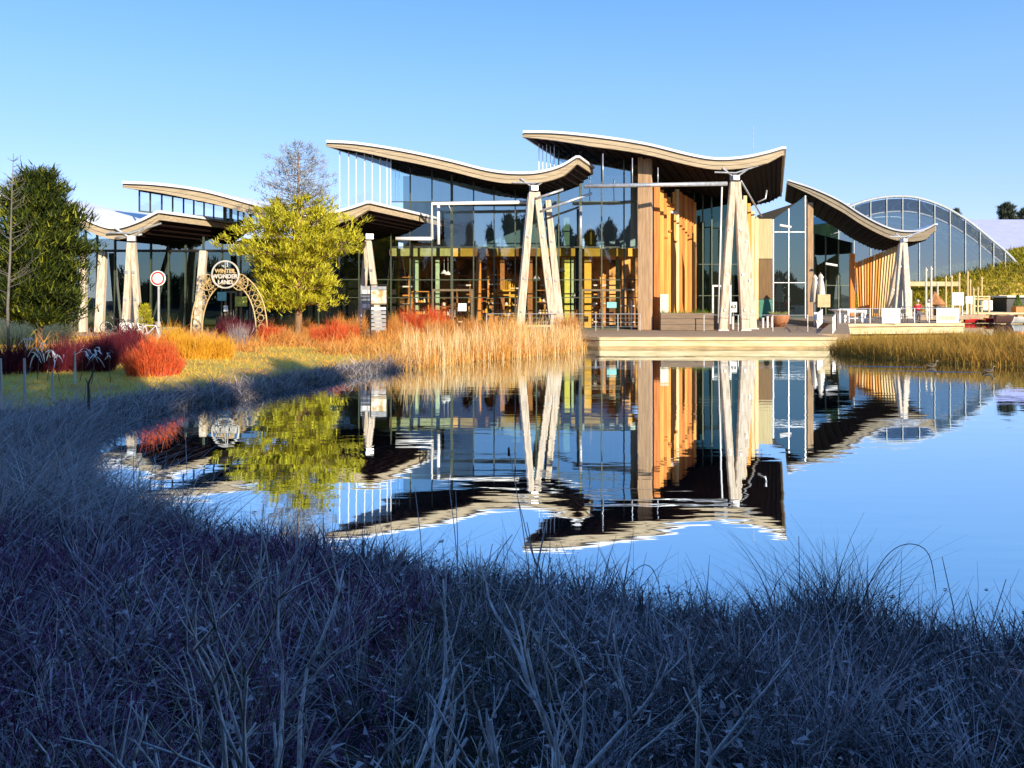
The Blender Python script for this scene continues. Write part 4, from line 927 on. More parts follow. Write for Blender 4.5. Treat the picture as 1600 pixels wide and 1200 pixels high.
# bollard lights on the deck
for px, D, h_, lb in ((1192,63,.75,'leftmost of three short steel bollards by the flower pot'),(1199,64,.85,'middle of three short steel bollards by the flower pot'),(1206,65,.8,'rightmost of three short steel bollards, touching the flower pot'),(1145,60.5,.9,'white bollard between the legs of the entrance trestle')):
    X = XP(px, D); b = MB().lathe((X,D,DZ),[(.09,0),(.09,h_),(.11,h_),(.11,h_+.06)],10).build('bollard', M['whitemetal'], None, loc=(X,D,DZ)); setp(b, lb, 'bollard')
# steel post by the hall front and ash bin
X = XP(987,60); b = MB().lathe((X,60,DZ),[(.07,0),(.07,2.1),(.09,2.1),(.09,2.16)],10).build('bollard_lamp', M['steel'], None, loc=(X,60,DZ)); setp(b, 'slender steel lamp post left of the tall brown column', 'lamp post')
# low bench left of deck
bn = empty('bench', (XP(840,56.8),56.8,DZ), 'long low pale bench behind the golden reeds', 'bench')
X0, X1 = XP(760,56.8), XP(905,56.8)
MB().box((X0,56.5,DZ+.32),(X1,57.0,DZ+.45)).build('seat', M['quay'], bn)
for i in range(7): MB().cbox((X0+.3+i*(X1-X0-.6)/6,56.75,DZ+.16),(.3,.35,.32)).build('leg', M['planter'], bn)
# person in red
def person(px, D, z0, label, coat, legs, rz=0.0, scale=1.0):
    X = XP(px, D); p_ = empty('person', (X,D,z0), label, 'person', None, rz)
    def skin(name, verts, edges, rad, m_, lv=2):
        me = bpy.data.meshes.new(name); bm = bmesh.new(); ly = bm.verts.layers.skin.verify()
        vv = [bm.verts.new((a*scale,b_*scale,c*scale)) for a,b_,c in verts]
        for i_, j_ in edges: bm.edges.new((vv[i_], vv[j_]))
        for i_, v_ in enumerate(vv): v_[ly].radius = (rad[i_][0]*scale, rad[i_][1]*scale); v_[ly].use_root = (i_ == 0)
        bm.to_mesh(me); bm.free()
        o = link_mesh(name, me, m_, p_); md = o.modifiers.new('skin','SKIN')
        o.modifiers.new('sub','SUBSURF').levels = lv; o.modifiers['sub'].render_levels = lv
        return o
    # one continuous body: pelvis, spine, neck, head, arms with hands, legs with feet (mid-stride)
    v = [(0,0,.93),(0,0,1.15),(0,0,1.38),(0,.0,1.50),(0,-.01,1.58),(0,-.015,1.70),
         (.19,0,1.42),(.27,.05,1.16),(.27,-.08,.95),(.27,-.12,.86),(-.19,0,1.42),(-.27,-.02,1.16),(-.27,.10,.94),(-.27,.13,.85),
         (.10,0,.88),(.11,-.12,.50),(.11,-.05,.09),(.11,-.20,.04),(-.10,0,.88),(-.11,.04,.50),(-.11,.20,.10),(-.11,.08,.04)]
    e = [(0,1),(1,2),(2,3),(3,4),(4,5),(2,6),(6,7),(7,8),(8,9),(2,10),(10,11),(11,12),(12,13),(0,14),(14,15),(15,16),(16,17),(0,18),(18,19),(19,20),(20,21)]
    r_ = [(.15,.11),(.14,.10),(.15,.10),(.055,.055),(.075,.085),(.085,.10),(.065,.065),(.05,.05),(.038,.038),(.035,.025),(.065,.065),(.05,.05),(.038,.038),(.035,.025),(.09,.09),(.06,.06),(.045,.05),(.045,.03),(.09,.09),(.06,.06),(.045,.05),(.045,.03)]
    skin('body', v, e, r_, M['skin'])
    cv = [(0,0,.90),(0,0,1.15),(0,0,1.40),(.20,0,1.42),(.28,.05,1.16),(.28,-.08,.97),(-.20,0,1.42),(-.28,-.02,1.16),(-.28,.10,.96)]
    skin('coat', cv, [(0,1),(1,2),(2,3),(3,4),(4,5),(2,6),(6,7),(7,8)], [(.19,.15),(.18,.14),(.18,.13),(.085,.085),(.07,.07),(.055,.055),(.085,.085),(.07,.07),(.055,.055)], coat)
    tv = [(0,0,.90),(.10,0,.86),(.11,-.12,.50),(.11,-.05,.12),(-.10,0,.86),(-.11,.04,.50),(-.11,.20,.13)]
    skin('trousers', tv, [(0,1),(1,2),(2,3),(0,4),(4,5),(5,6)], [(.15,.12),(.105,.105),(.078,.078),(.065,.065),(.105,.105),(.078,.078),(.065,.065)], legs)
    o0 = Vector((X,D,z0))
    for s in (-1,1): MB().cbox(o0+Vector((s*.11,-.12 if s > 0 else .14,.045)),(.11,.28,.09)).build('shoe', M['black'], p_)
    hm = MB().lathe(o0+Vector((0,-.01,1.66)),[(.10,0),(.115,.05),(.105,.12),(.06,.17),(.01,.185)],12).build('hat', M['hair'], p_, smooth=True)
    return p_
person(1434, 63.5, TZ, 'person in a red coat and pale hat walking on the cafe terrace', M['crimson'], M['denim'])
person(1451, 86, TZ, 'person in pale clothes standing beyond the person in red', M['canvas'], M['canvas'], .4)

#%%FAR
# ------------------------------------------------------------------ greenhouse and far things on the right
gh = empty('greenhouse', (XP(1430,118),118,0.9), 'large arched glass greenhouse behind the cafe terrace', 'greenhouse')
prof = catmull([P(px,py,118) for px,py in ((1290,345),(1325,324),(1360,312),(1395,307),(1432,309),(1472,322),(1512,345),(1548,374),(1580,402),(1620,450))], 6)
GT = Vector((-26, 60, 0))
def arcz(X):
    for a_, b_ in zip(prof[:-1], prof[1:]):
        if a_.x <= X <= b_.x: return a_.z + (b_.z-a_.z)*(X-a_.x)/(b_.x-a_.x+1e-9)
    return 1
b = MB(); n = len(prof); vs_ = [p_ + Vector((0,0,-.35)) for p_ in prof] + [p_ + Vector((0,0,-.35)) + GT for p_ in prof]
b.add(vs_, [(i,i+1,n+i+1,n+i) for i in range(n-1)]).build('vault_skin', M['glass_green'], gh, smooth=True)
MB().tube(prof, .22, 8)  .build('front_rib', M['ghframe'], gh, smooth=True)
for k in range(1,6):
    MB().tube([p_ + GT*(k/6) for p_ in prof], .22, 6).build('rib', M['steel'], gh, smooth=True)
MB().tube([p_ + Vector((0.2,.2,-2.2)) for p_ in prof[6:-6]], .12, 6).build('lower_rib', M['steel'], gh)
xs_ = [1310,1334,1360,1385,1410,1436,1460,1484,1508,1531,1552,1570,1588]
for i, px in enumerate(xs_):
    X = XP(px,118); MB().box((X-.055,117.85,.8),(X+.055,118.1,arcz(X)-.1)).build('mullion', M['ghframe'], gh)
    if i < len(xs_)-1:
        X2 = XP(xs_[i+1],118)
        za, zb = arcz(X)-.15, arcz(X2)-.15
        m1, m2 = max(.9,za-2.2), max(.9,zb-2.2)
        MB().add([(X,118,.9),(X2,118,.9),(X2,118,m2),(X,118,m1)],[(0,1,2,3)]).build('pane', M['glass_green'], gh)
        MB().add([(X,118.03,m1),(X2,118.03,m2),(X2,118.03,zb),(X,118.03,za)],[(0,1,2,3)]).build('pane', M['glass_clear'], gh)
# roof nets inside
for k in range(9):
    zz = 13 + k*0.5
    pz_ = [p_ + Vector((.4,4+3*k,-2.6-.55*k)) for p_ in prof[8:-8]]
    MB().tube(pz_, .07, 4).build('inner_truss', M['whitemetal'], gh)
MB().box((XP(1300,124),140,.8),(XP(1545,124),141,11.5)).build('inner_hedge', mat('inner_planting',(0.05,0.09,0.06),.9,(0.02,0.04,0.03),.3), gh)
# lilac roof
lr = empty('exhibition_hall', (XP(1620,190),190,1), 'distant hall with a smooth lilac-blue membrane roof on the right', 'building')
pa = [P(1480,343,215),P(1800,343,215),P(1800,460,165),P(1440,460,165)]
MB().add([pa[0],pa[1],pa[2],pa[3]] + [p_-Vector((0,0,.5)) for p_ in pa], [(0,3,2,1),(4,5,6,7),(0,1,5,4),(1,2,6,5),(2,3,7,6),(3,0,4,7)]).build('roof', M['lilac'], lr)
MB().box((pa[3].x+3,168,.5),(pa[2].x,214,6)).build('wall', M['white'], lr)

# jetty platform, hut, masts, white panels, boats
jt = empty('jetty', (XP(1545,106),106,0), 'long pale jetty platform behind the boats', 'jetty')
X0, X1 = XP(1497,103), XP(1600,103)+12
MB().box((X0,103,1.0),(X1,110.5,1.25)).build('platform', M['quay'], jt)
MB().box((X0,103.2,.1),(X1,103.6,.98)).build('skirt', M['quay_low'], jt)
for i in range(12): MB().box((X0+i*2.2,102.7,-1),(X0+i*2.2+.25,103.05,1.0)).build('pile', M['greywood'], jt)
def masts():
    data = [(1447,418,84),(1455,416,80),(1478,431,100),(1487,430,98),(1499,426,98),(1512,423,100),(1516,436,102),(1534,432,104),(1528,448,102),(1521,449,101),(1465,440,100)]
    lbs = ['short white mast left of the tallest one','tallest white mast behind the person in red','thin pale post right of the hut roof','pale post just left of the white board','pale post behind the white board','slim post rising against the green mound','stout pale post right of the white board','orange-tinted post at the right end of the row','short post in front of the mound','short post behind the white kiosk','pale post rising beyond the shingled hut']
    for (px, py, D), lb in zip(data, lbs):
        X = XP(px, D); b_ = MB().tube([(X,D,1.0),(X,D,ZP(py,D)-.3),(X,D,ZP(py,D))], [.11,.09,.06], 6); b_.tube([(X,D,ZP(py,D)-.35),(X,D,ZP(py,D)-.2)], .14, 6)
        o = b_.build('mast', M['canvas'] if px < 1470 else M['slat_d'], None, loc=(X,D,1.0)); setp(o, lb, 'post')
masts()
D = 92.0; X = XP(1460,D)
ht = empty('hut', (X,D,TZ), 'orange shingled hut with a pointed roof behind the terrace', 'hut')
MB().lathe((X,D,TZ),[(1.05,0),(1.05,1.3)],8).build('wall', M['hutwood'], ht)
MB().lathe((X,D,TZ),[(1.35,1.25),(.7,1.95),(.05,2.75)],8).build('roof', M['hutwood'], ht)
MB().box((X-.35,D-1.12,TZ),(X+.25,D-1.0,TZ+1.1)).build('doorway', M['black'], ht); MB().box((X+.55,D-1.0,TZ+.4),(X+.85,D-.9,TZ+1.0)).build('window', M['black'], ht)
for px0, px1, y0, y1, D, lb in ((1410,1425,453,478,84,'tall white board behind the rightmost trestle, beside its leg'),(1488,1506,457,477,96,'square white board at the foot of the mound'),(1509,1520,463,474,99,'small white kiosk right of the square board')):
    b_ = MB().box((XP(px0,D),D,ZP(y1,D)),(XP(px1,D),D+.15,ZP(y0,D)))
    for px in (px0+2, px1-2): b_.box((XP(px,D)-.05,D+.02,1.0),(XP(px,D)+.05,D+.12,ZP(y1,D)))
    setp(b_.build('display_board', M['white'], None, loc=(XP((px0+px1)/2,D),D,ZP(y1,D))), lb, 'board')
D = 103.6; X0, X1 = XP(1519,D), XP(1547,D)
pg = empty('pergola', ((X0+X1)/2,D,1.25), 'pale wooden frame with crossbars on the jetty', 'pergola')
for px in (1519,1523,1546): MB().box((XP(px,D)-.08,D,1.1),(XP(px,D)+.08,D+.15,ZP(462,D))).build('post', M['slat_d'], pg)
for py in (463,467,478): MB().box((X0,D-.05,ZP(py,D)-.1),(X1,D+.0,ZP(py,D)+.05)).build('rail', M['slat_d'], pg)
D = 106; b = MB().cbox(P(1541,477,D),(1.2,.8,1.3)).build('crate', M['white'], None, loc=tuple(P(1541,484,D))); setp(b, 'white crate under the wooden frame on the jetty', 'crate')
sw = MB().box((XP(1420,113),113,ZP(447,113)),(XP(1500,113),113.5,ZP(440,113))).build('garden_wall', M['sand'], None, loc=(XP(1470,112),112,1)); setp(sw, 'long pale sandy wall in front of the greenhouse', 'wall')
wl = MB().box((XP(1561,111),111,1.0),(XP(1640,111),111.5,ZP(461,111))).build('garden_wall', M['quay'], None, loc=(XP(1590,111),111,1)); setp(wl, 'pale wall at the right edge, below the shrub mound', 'wall')
def hull(L_, B, H, loc, rz, mh, md, label, cat, name, extra=None):
    b_ = empty(name, loc, label, cat); o = Vector(loc); mt = Matrix.Rotation(rz,3,'Z'); V=[];n=9
    st = [(-1,.35,.9),(-.85,.75,.6),(-.5,1,.5),(0,1,.5),(.5,.95,.5),(.85,.55,.65),(1,.06,1.0)]
    m_=MB(); ring=[]
    for s,wf,hf in st:
        for a_ in range(5):
            t=-1+a_*.5; ring.append(o+mt@Vector((s*L_/2, t*B/2*wf, H*(1-(1-t*t)**.5*.95) if abs(t)<1 else H*(.9+.2*(hf-.5)))))
    for i in range(len(st)-1):
        for a_ in range(4): m_.f.append((i*5+a_, i*5+a_+1, (i+1)*5+a_+1, (i+1)*5+a_))
    m_.v=[tuple(v_) for v_ in ring]; m_.f.append((0,1,2,3,4)); m_.f.append(tuple(6*5+k for k in (4,3,2,1,0)))
    m_.build('hull', mh, b_, smooth=True)
    dk_=MB(); dk_.add([tuple(o+mt@Vector((s*L_/2*.97, sg_*B/2*wf*.9, H*.82))) for s,wf,hf in st for sg_ in (-1,1)], [(2*i,2*i+2,2*i+3,2*i+1) for i in range(len(st)-1)]).build('deck', md, b_)
    return b_
hull(4.2,.9,.55,(XP(1532,99),99,0.02),0.05,M['orange'],M['black'],'orange canoe moored along the jetty','canoe','canoe')
hull(1.9,.7,.6,(XP(1518,97.6),97.6,0.02),0.2,M['red'],M['black'],'short red boat at the left end of the orange canoe','boat','rowing_boat')
hull(1.7,.7,.7,(XP(1552,97.6),97.6,0.02),-0.1,M['red'],M['orange'],'short red boat at the right end of the orange canoe','boat','rowing_boat')
hb = hull(3.4,1.3,1.1,(XP(1572,96),96,0.02),0.3,M['barge'],M['black'],'dark brown barge right of the red boats','boat','barge')
hull(3.6,1.3,.9,(XP(1603,96),96,0.02),0.0,M['white'],M['black'],'white hulled boat cut by the right edge','boat','boat')
X, D = XP(1590,100), 104.4; X = XP(1590,D)
op = empty('plant_pot', (X,D,1.25), 'square orange tub holding a small green conifer on the jetty', 'plant pot')
MB().cbox((X,D,1.6),(1.0,1.0,.75)).build('tub', M['orange'], op)
n=500; h_=rng.uniform(0,1,n); a_=rng.uniform(0,2*math.pi,n); base=np.column_stack([X+.55*(1-h_)*np.cos(a_)*rng.uniform(.3,1,n),D+.55*(1-h_)*np.sin(a_),1.95+h_*1.5])
dd=np.column_stack([np.cos(a_),np.sin(a_),rng.uniform(.2,1.2,n)]); dd/=np.linalg.norm(dd,axis=1)[:,None]
V,Q=ribbons(base,dd,rng.uniform(.15,.35,n),np.full(n,.1),np.zeros((n,3)),2); np_mesh('foliage',V,Q,L['green'],op)
bz = empty('kiosk', (XP(1572,114),114,1.25), 'dark covered kiosk with pale awning at the right edge of the jetty', 'kiosk')
MB().box((XP(1566,108),107,1.25),(XP(1606,108),110,3.2)).build('body', M['black'], bz)
MB().box((XP(1562,108),106.4,3.2),(XP(1612,108),110.5,3.42)).build('awning', M['canvas'], bz)

# ducks
def duck(px, py, label, rz=0.0, wake=False, s=1.0):
    D = CH*F/(py-HY); X = XP(px, D); d_ = empty('duck', (X,D,0.0), label, 'duck'); o = Vector((X,D,0)); mt = Matrix.Rotation(rz,3,'Z')
    def q_(x,y,z): return o+mt@Vector((x*s,y*s,z*s))
    MB().tube([q_(-.27,0,.13),(q_(-.20,0,.09)),q_(-.08,0,.07),q_(.08,0,.08),q_(.18,0,.12),q_(.20,0,.19),q_(.205,0,.26),q_(.22,0,.30),q_(.25,0,.29)],[v*s for v in (.01,.05,.09,.095,.06,.035,.04,.045,.02)],10).build('body', M['duckbrown'], d_, smooth=True)
    MB().tube([q_(.25,0,.285),q_(.30,0,.275),q_(.32,0,.27)],[.02*s,.018*s,.008*s],6).build('bill', M['duckbill'], d_)
    MB().tube([q_(-.16,.07,.13),q_(0,.09,.12),q_(.1,.075,.11)],[.012*s,.03*s,.012*s],6).build('wing', M['duckgreen'], d_)
    MB().tube([q_(-.16,-.07,.13),q_(0,-.09,.12),q_(.1,-.075,.11)],[.012*s,.03*s,.012*s],6).build('wing', M['duckgreen'], d_)
    if wake: pass
duck(1060,544.5,'small duck swimming left of another along the quay',math.pi,s=.8); duck(1087,544.5,'small duck swimming below the entrance trestle',math.pi,s=.9)
duck(1455,574,'dark duck drawing a long wake before the right reeds',0.0); duck(1544,582,'duck leading at the right with a pale wake',0.0,s=.9)
# wakes: low real ridges on the water
wk = MB()
for px, py in ((1455,574),(1544,582)):
    D = CH*F/(py-HY); X = XP(px, D)
    for s in (-1,1):
        for k in range(1):
            a0 = Vector((X-.2-k*.25, D, .004)); a1 = Vector((X-4.6-k*.5, D+s*(.30+k*.16)+.9, .004))
            wk.tube([a0, a0.lerp(a1,.3), a1], [.002,.005,.001], 4)
setp(wk.build('wake_ripples', M['water']), 'thin ripples trailing behind the two ducks', None, None, 'stuff')
q3 = []
while len(q3) < 90:
    x_, y_ = random.uniform(-8,16), random.uniform(7.5,44); dd_ = float(shore(np.array([[x_,y_]]))[0])
    if -2.2 < dd_ < -.3: q3.append((x_,y_))
fl = MB()
for x_, y_ in q3:
    r_ = random.uniform(.02,.05); t_2 = random.uniform(0,6); fl.add([(x_+r_*k_*math.cos(t_2+a_), y_+r_*k_*math.sin(t_2+a_), .006+.006*(j_ % 2)) for j_,(a_,k_) in enumerate(((0,1.3),(1.2,.6),(2.6,1),(3.9,.9),(5.1,.55)))], [(0,1,2,3,4)])
setp(fl.build('floating_leaves', M['hutwood']), 'small brown leaves floating close to the banks', None, None, 'stuff')
# dark boulder and pipe end at the deck corner
b = MB().lathe((XP(1324,47),46.2,-.1),[(.05,0),(.55,.15),(.5,.4),(.2,.55),(.05,.6)],9).build('boulder', M['stone'], None, loc=(XP(1324,47),46.2,0), smooth=False); setp(b, 'dark wet boulder at the right corner of the deck', 'boulder')

#%%VEGETATION
def in_poly_pts(n, x0, x1, y0, y1, cond):
    out = []; tot = 0
    while tot < n:
        p_ = np.column_stack([rng.uniform(x0,x1,n*2), rng.uniform(y0,y1,n*2)]); d = shore(p_); k = cond(p_[:,0], p_[:,1], d); p_ = p_[k]; out.append(p_); tot += len(p_)
        if len(p_) == 0: break
    return np.concatenate(out)[:n]
def updir(n, lean, wind=(0,0)):
    d = np.column_stack([rng.normal(wind[0],lean,n), rng.normal(wind[1],lean,n), np.ones(n)]); return d/np.linalg.norm(d,axis=1)[:,None]
def field(name, pts_, hlo, hhi, wlo, whi, lean, droop, lm, label, segs=3, wind=(0,0), kind='stuff', parent=None, hf=None):
    n = len(pts_); z = ground(pts_) - 0.03; base = np.column_stack([pts_, np.maximum(z, -0.25)])
    d = updir(n, lean, wind); L_ = rng.uniform(hlo, hhi, n)*rng.uniform(.7,1.05,n)*(hf(pts_) if hf else 1)
    bend = rng.normal(0,droop,(n,3)); bend[:,2] = -np.abs(bend[:,2])*.8; bend[:,0] += wind[0]*.5
    V, Q = ribbons(base, d, L_, rng.uniform(wlo,whi,n), bend, segs)
    o = np_mesh(name, V, Q, lm, parent)
    if kind: setp(o, label, None, None, kind)
    return o

def rough(p, f=1.0, amp=.35):
    x, y = p[:,0]*f, p[:,1]*f
    return 1 + amp*(np.sin(x*2.3+y*1.1)*.5 + np.sin(x*5.1-y*3.7)*.3 + np.sin(x*.9+2)*.4)
# lawn texture: short grass on the far left bank
p_ = in_poly_pts(42000, -34, 4, 17, 50, lambda x,y,d: (d > 0.8) & (np.abs(x) < .66*y+2) & (rng.uniform(0,1,len(x)) < np.clip(26/y,0,1)**1.5))
field('lawn_grass', p_, .06, .22, .02, .045, .35, .3, L['lawn'], 'golden winter lawn grass on the left bank', 2)
# golden reeds along the far left shore up to the deck corner
p_ = in_poly_pts(13000, -7.5, 5.0, 32.5, 51, lambda x,y,d: (d > -0.5) & (d < 3.4) & (x > -6.8+ .0*y) & (y > 33.5) & (rng.uniform(0,1,len(x)) < np.clip((x+7.5)/5,0.15,1)))
field('golden_reeds', p_, .5, 1.65, .016, .036, .17, .30, L['gold_reed'], 'dense golden dry reeds along the far shore', 4, hf=lambda p: rough(p,1.5,.55)*np.clip((p[:,0]+9.5)/6,.45,1)*np.clip((5.6-p[:,0])/2.2,.35,1))
p_ = in_poly_pts(1100, -5, 4.2, 34.5, 49, lambda x,y,d: (d > -0.6) & (d < 2.0))
field('golden_reeds', p_, 1.2, 2.1, .02, .035, .06, .06, leafmat('pale_reed_stalk',[(0.85,0.66,0.34),(0.92,0.78,0.48),(0.75,0.52,0.22)]), 'tall pale reed stalks standing out of the golden reeds', 3)
# reed bed on the right
p_ = in_poly_pts(20000, 17.4, 36, 31, 47, lambda x,y,d: (sdist(np.column_stack([x,y]),isle) < .35) & (x < .68*y+1.5))
field('brown_reeds', p_, .75, 1.35, .016, .036, .13, .25, L['brown_reed'], 'thick brown reed bed on the right side of the pond', 4, hf=lambda p: rough(p,.8,.25))
# bleached leaning grass on the left shore: understorey coloured near-black as shade, pale broken blades above
L['under'] = leafmat('shade_toned_understorey',[(0.008,0.007,0.008),(0.025,0.02,0.024),(0.05,0.042,0.048)],trans=.1)  # near-black colour paints the shade between the stems
shc = lambda x,y,d: (d > -0.35) & (d < 1.15+.9*np.clip((24-y)/8,0,1)) & (rng.uniform(0,1,len(x)) < np.clip(22/y,0,1))
p_ = in_poly_pts(9000, -13, -4.2, 15, 35.5, shc); field('shade_toned_sedge', p_, .15, .5, .012, .03, .4, .5, L['under'], 'shade-dark matted base of the sedge on the left shore', 3)
p_ = in_poly_pts(9500, -13, -4.2, 15, 35.5, shc); field('bleached_sedge', p_, .3, .95, .016, .036, .50, .7, L['grey_grass'], 'bleached leaning sedge along the left shore', 4, wind=(.25,-.1), hf=lambda p: rough(p,1.6,.4))
lc = lambda x,y,d: (d > -0.4) & (d < 6.5) & (np.abs(x) < .66*y+1)
p_ = in_poly_pts(9000, -15, -4.0, 7.5, 18, lc); field('shade_toned_sedge', p_, .15, .55, .008, .02, .45, .5, L['under'], 'shade-dark matted base of the tall sedge on the near left bank', 3)
p_ = in_poly_pts(8500, -15, -4.0, 7.5, 18, lc); field('bleached_sedge', p_, .4, 1.25, .009, .022, .45, .65, L['grey_grass'], 'tall pale sedge on the near left bank', 4, wind=(.15,0), hf=lambda p: rough(p,1.5,.4))
# warm dry grass between the beds
p_ = in_poly_pts(9000, -22, -3.0, 36, 50, lambda x,y,d: (d > 2.5) & (np.sin(x*1.1+y*.6)+np.sin(x*.5-y*.9) > -.5)); field('bed_grass', p_, .3, 1.05, .02, .045, .25, .35, L['orange_stem'], 'rusty dry grasses filling the planting beds', 3, hf=lambda p: rough(p,1.0,.4))
# foreground bank
fr_c = lambda x,y,d: (d > -0.25) & (np.abs(x) < .68*y+.6) & (rng.uniform(0,1,len(x)) < np.clip(3.2/y,0,1)**1.1)
nf = lambda y: np.clip((y-1.4)/3.2, .38, 1)
def blot(x, y, f=1.0): return np.sin(x*2.1*f+y*1.3*f+.5)+np.sin(x*4.3*f-y*3.1*f)*.7+np.sin(y*5.2*f+x*1.1*f+2)*.5
fr_b = lambda x,y,d: (d > -0.25) & (np.abs(x) < .68*y+.6) & (rng.uniform(0,1,len(x)) < np.clip(3.0/y,0,1)**1.7*np.where(blot(x,y) > -.1, 1, .18))
L['tan_blade'] = leafmat('olive_tan_blade',[(0.02,0.02,0.012),(0.05,0.045,0.025),(0.50,0.42,0.26),(0.03,0.03,0.015),(0.95,0.84,0.60)],trans=.15, patch=.15)
L['lav_blade'] = leafmat('lavender_blade',[(0.014,0.006,0.014),(0.03,0.01,0.03),(0.34,0.20,0.32),(0.02,0.008,0.02),(0.90,0.72,0.88)],trans=.15, patch=.15)
def clumps(name, nc, per, x0, x1, y0, y1, cond, h, wlo, whi, lm, label, rad=.10, out=.55, droop=.7, segs=5):
    c_ = in_poly_pts(nc, x0, x1, y0, y1, cond); nc = len(c_); k = nc*per; i = np.repeat(np.arange(nc), per)
    cs = rng.uniform(.6,1.15,nc); ca = rng.uniform(0,2*math.pi,nc); lean = rng.uniform(0,.45,nc)
    a_ = rng.uniform(0,2*math.pi,k); r_ = np.sqrt(rng.uniform(0,1,k))
    p2 = c_[i] + np.column_stack([np.cos(a_), np.sin(a_)])*(r_*rad)[:,None]
    base = np.column_stack([p2, ground(p2)-.03])
    d = np.column_stack([np.cos(a_)*r_*out + np.cos(ca[i])*lean[i] + rng.normal(0,.12,k), np.sin(a_)*r_*out + np.sin(ca[i])*lean[i] + rng.normal(0,.12,k), np.ones(k)]); d/=np.linalg.norm(d,axis=1)[:,None]
    L_ = h*cs[i]*rng.uniform(.55,1.1,k)*nf(p2[:,1])
    bend = np.column_stack([d[:,0]*droop, d[:,1]*droop, -np.abs(rng.normal(droop*.75,.25,k))]) + rng.normal(0,.12,(k,3))
    V, Q = ribbons(base, d, L_*1.15, rng.uniform(wlo,whi,k)*np.clip(p2[:,1]/3.6,.75,2.4), bend, segs); o = np_mesh(name, V, Q, lm); setp(o, label, None, None, 'stuff')
pale = leafmat('pale_dead_blades',[(0.10,0.09,0.10),(0.90,0.80,0.84),(0.42,0.36,0.40),(0.98,0.90,0.95)],trans=.2, patch=.25)
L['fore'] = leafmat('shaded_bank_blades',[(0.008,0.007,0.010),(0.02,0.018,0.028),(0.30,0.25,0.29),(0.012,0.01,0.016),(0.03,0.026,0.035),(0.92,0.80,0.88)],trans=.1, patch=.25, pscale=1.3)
p_ = in_poly_pts(30000, -9, 8, 2.0, 12, fr_c)
field('bank_grass', p_, .08, .30, .005, .012, .60, .8, L['under'], 'shade-dark tangled undergrowth covering the near bank', 4)  # undergrowth colour stands in for black shaded gaps among the tufts
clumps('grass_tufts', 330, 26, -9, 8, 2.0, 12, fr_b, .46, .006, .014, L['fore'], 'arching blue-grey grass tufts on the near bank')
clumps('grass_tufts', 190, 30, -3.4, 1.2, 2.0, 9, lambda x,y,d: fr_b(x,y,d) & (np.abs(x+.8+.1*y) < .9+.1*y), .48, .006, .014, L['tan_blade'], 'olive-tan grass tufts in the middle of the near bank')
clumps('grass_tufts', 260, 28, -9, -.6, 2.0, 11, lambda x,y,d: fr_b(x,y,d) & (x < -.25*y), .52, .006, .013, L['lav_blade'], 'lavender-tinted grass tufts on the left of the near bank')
clumps('tall_sedge_tufts', 150, 26, -15, -4.6, 8.6, 18, lambda x,y,d: (d > -.2) & (d < 6) & (np.abs(x) < .68*y+.6), .85, .006, .012, L['grey_grass'], 'ragged taller sedge tufts rising on the near left bank', .16, .5, .6)
clumps('shore_tufts', 70, 22, -6, 8, 6, 12, lambda x,y,d: (d > -.25) & (d < .8), .60, .005, .010, L['fore'], 'uneven dark tufts breaking the near waterline', .10, .45, .5)
clumps('pale_tufts', 150, 22, -9, 8, 2.1, 12, fr_b, .52, .007, .014, pale, 'pale dead grass tufts scattered over the near bank', .09, .7, .9)
n = 5200; q2 = in_poly_pts(n, -8, 8, 2.0, 10, fr_c); k_ = len(q2); bb = np.column_stack([q2, ground(q2)+rng.uniform(.05,.30,k_)*nf(q2[:,1])]); ld_ = rng.normal(0,1,(k_,3)); ld_[:,2] *= .35; ld_ /= np.linalg.norm(ld_,axis=1)[:,None]
V, Q = ribbons(bb, ld_, rng.uniform(.03,.07,k_), rng.uniform(.02,.045,k_), rng.normal(0,.3,(k_,3)), 2); o_ = np_mesh('caught_leaves', V, Q, leafmat('caught_dead_leaf',[(0.10,0.05,0.06),(0.30,0.20,0.22),(0.55,0.48,0.50),(0.16,0.12,0.10)],trans=.2)); setp(o_, 'curled dead leaves caught in the bank grass', None, None, 'stuff')
clumps('twig_tangle', 260, 26, -9, 8, 2.1, 9, fr_c, .62, .006, .011, leafmat('dry_twig',[(0.12,0.10,0.12),(0.60,0.52,0.56),(0.30,0.25,0.29)],trans=0), 'straight dry twigs criss-crossing the near bank', .05, .9, .12, 3)
# sedge fringe at the waterline
p_ = in_poly_pts(4200, -6, 8, 5.5, 12, lambda x,y,d: (d > -0.3) & (d < .7) & (np.abs(x) < .68*y+.6))
field('sedge_fringe', p_, .22, .62, .006, .013, .35, .6, L['dark_grass'], 'dark sedge fringe at the near waterline', 4, hf=lambda p: rough(p,2.2,.55))
# tussock
n = 900; p_ = np.column_stack([rng.normal(2.75,.22,n), rng.normal(6.8,.15,n)]); field('tussock', p_, .35, 1.15, .007, .014, .24, .35, L['dark_grass'], 'dark upright tussock of sedge at the near waterline', 5, kind=None)
bpy.data.objects['tussock']['label'] = 'dark upright sedge tussock standing into the blue water'; bpy.data.objects['tussock']['category'] = 'tussock'

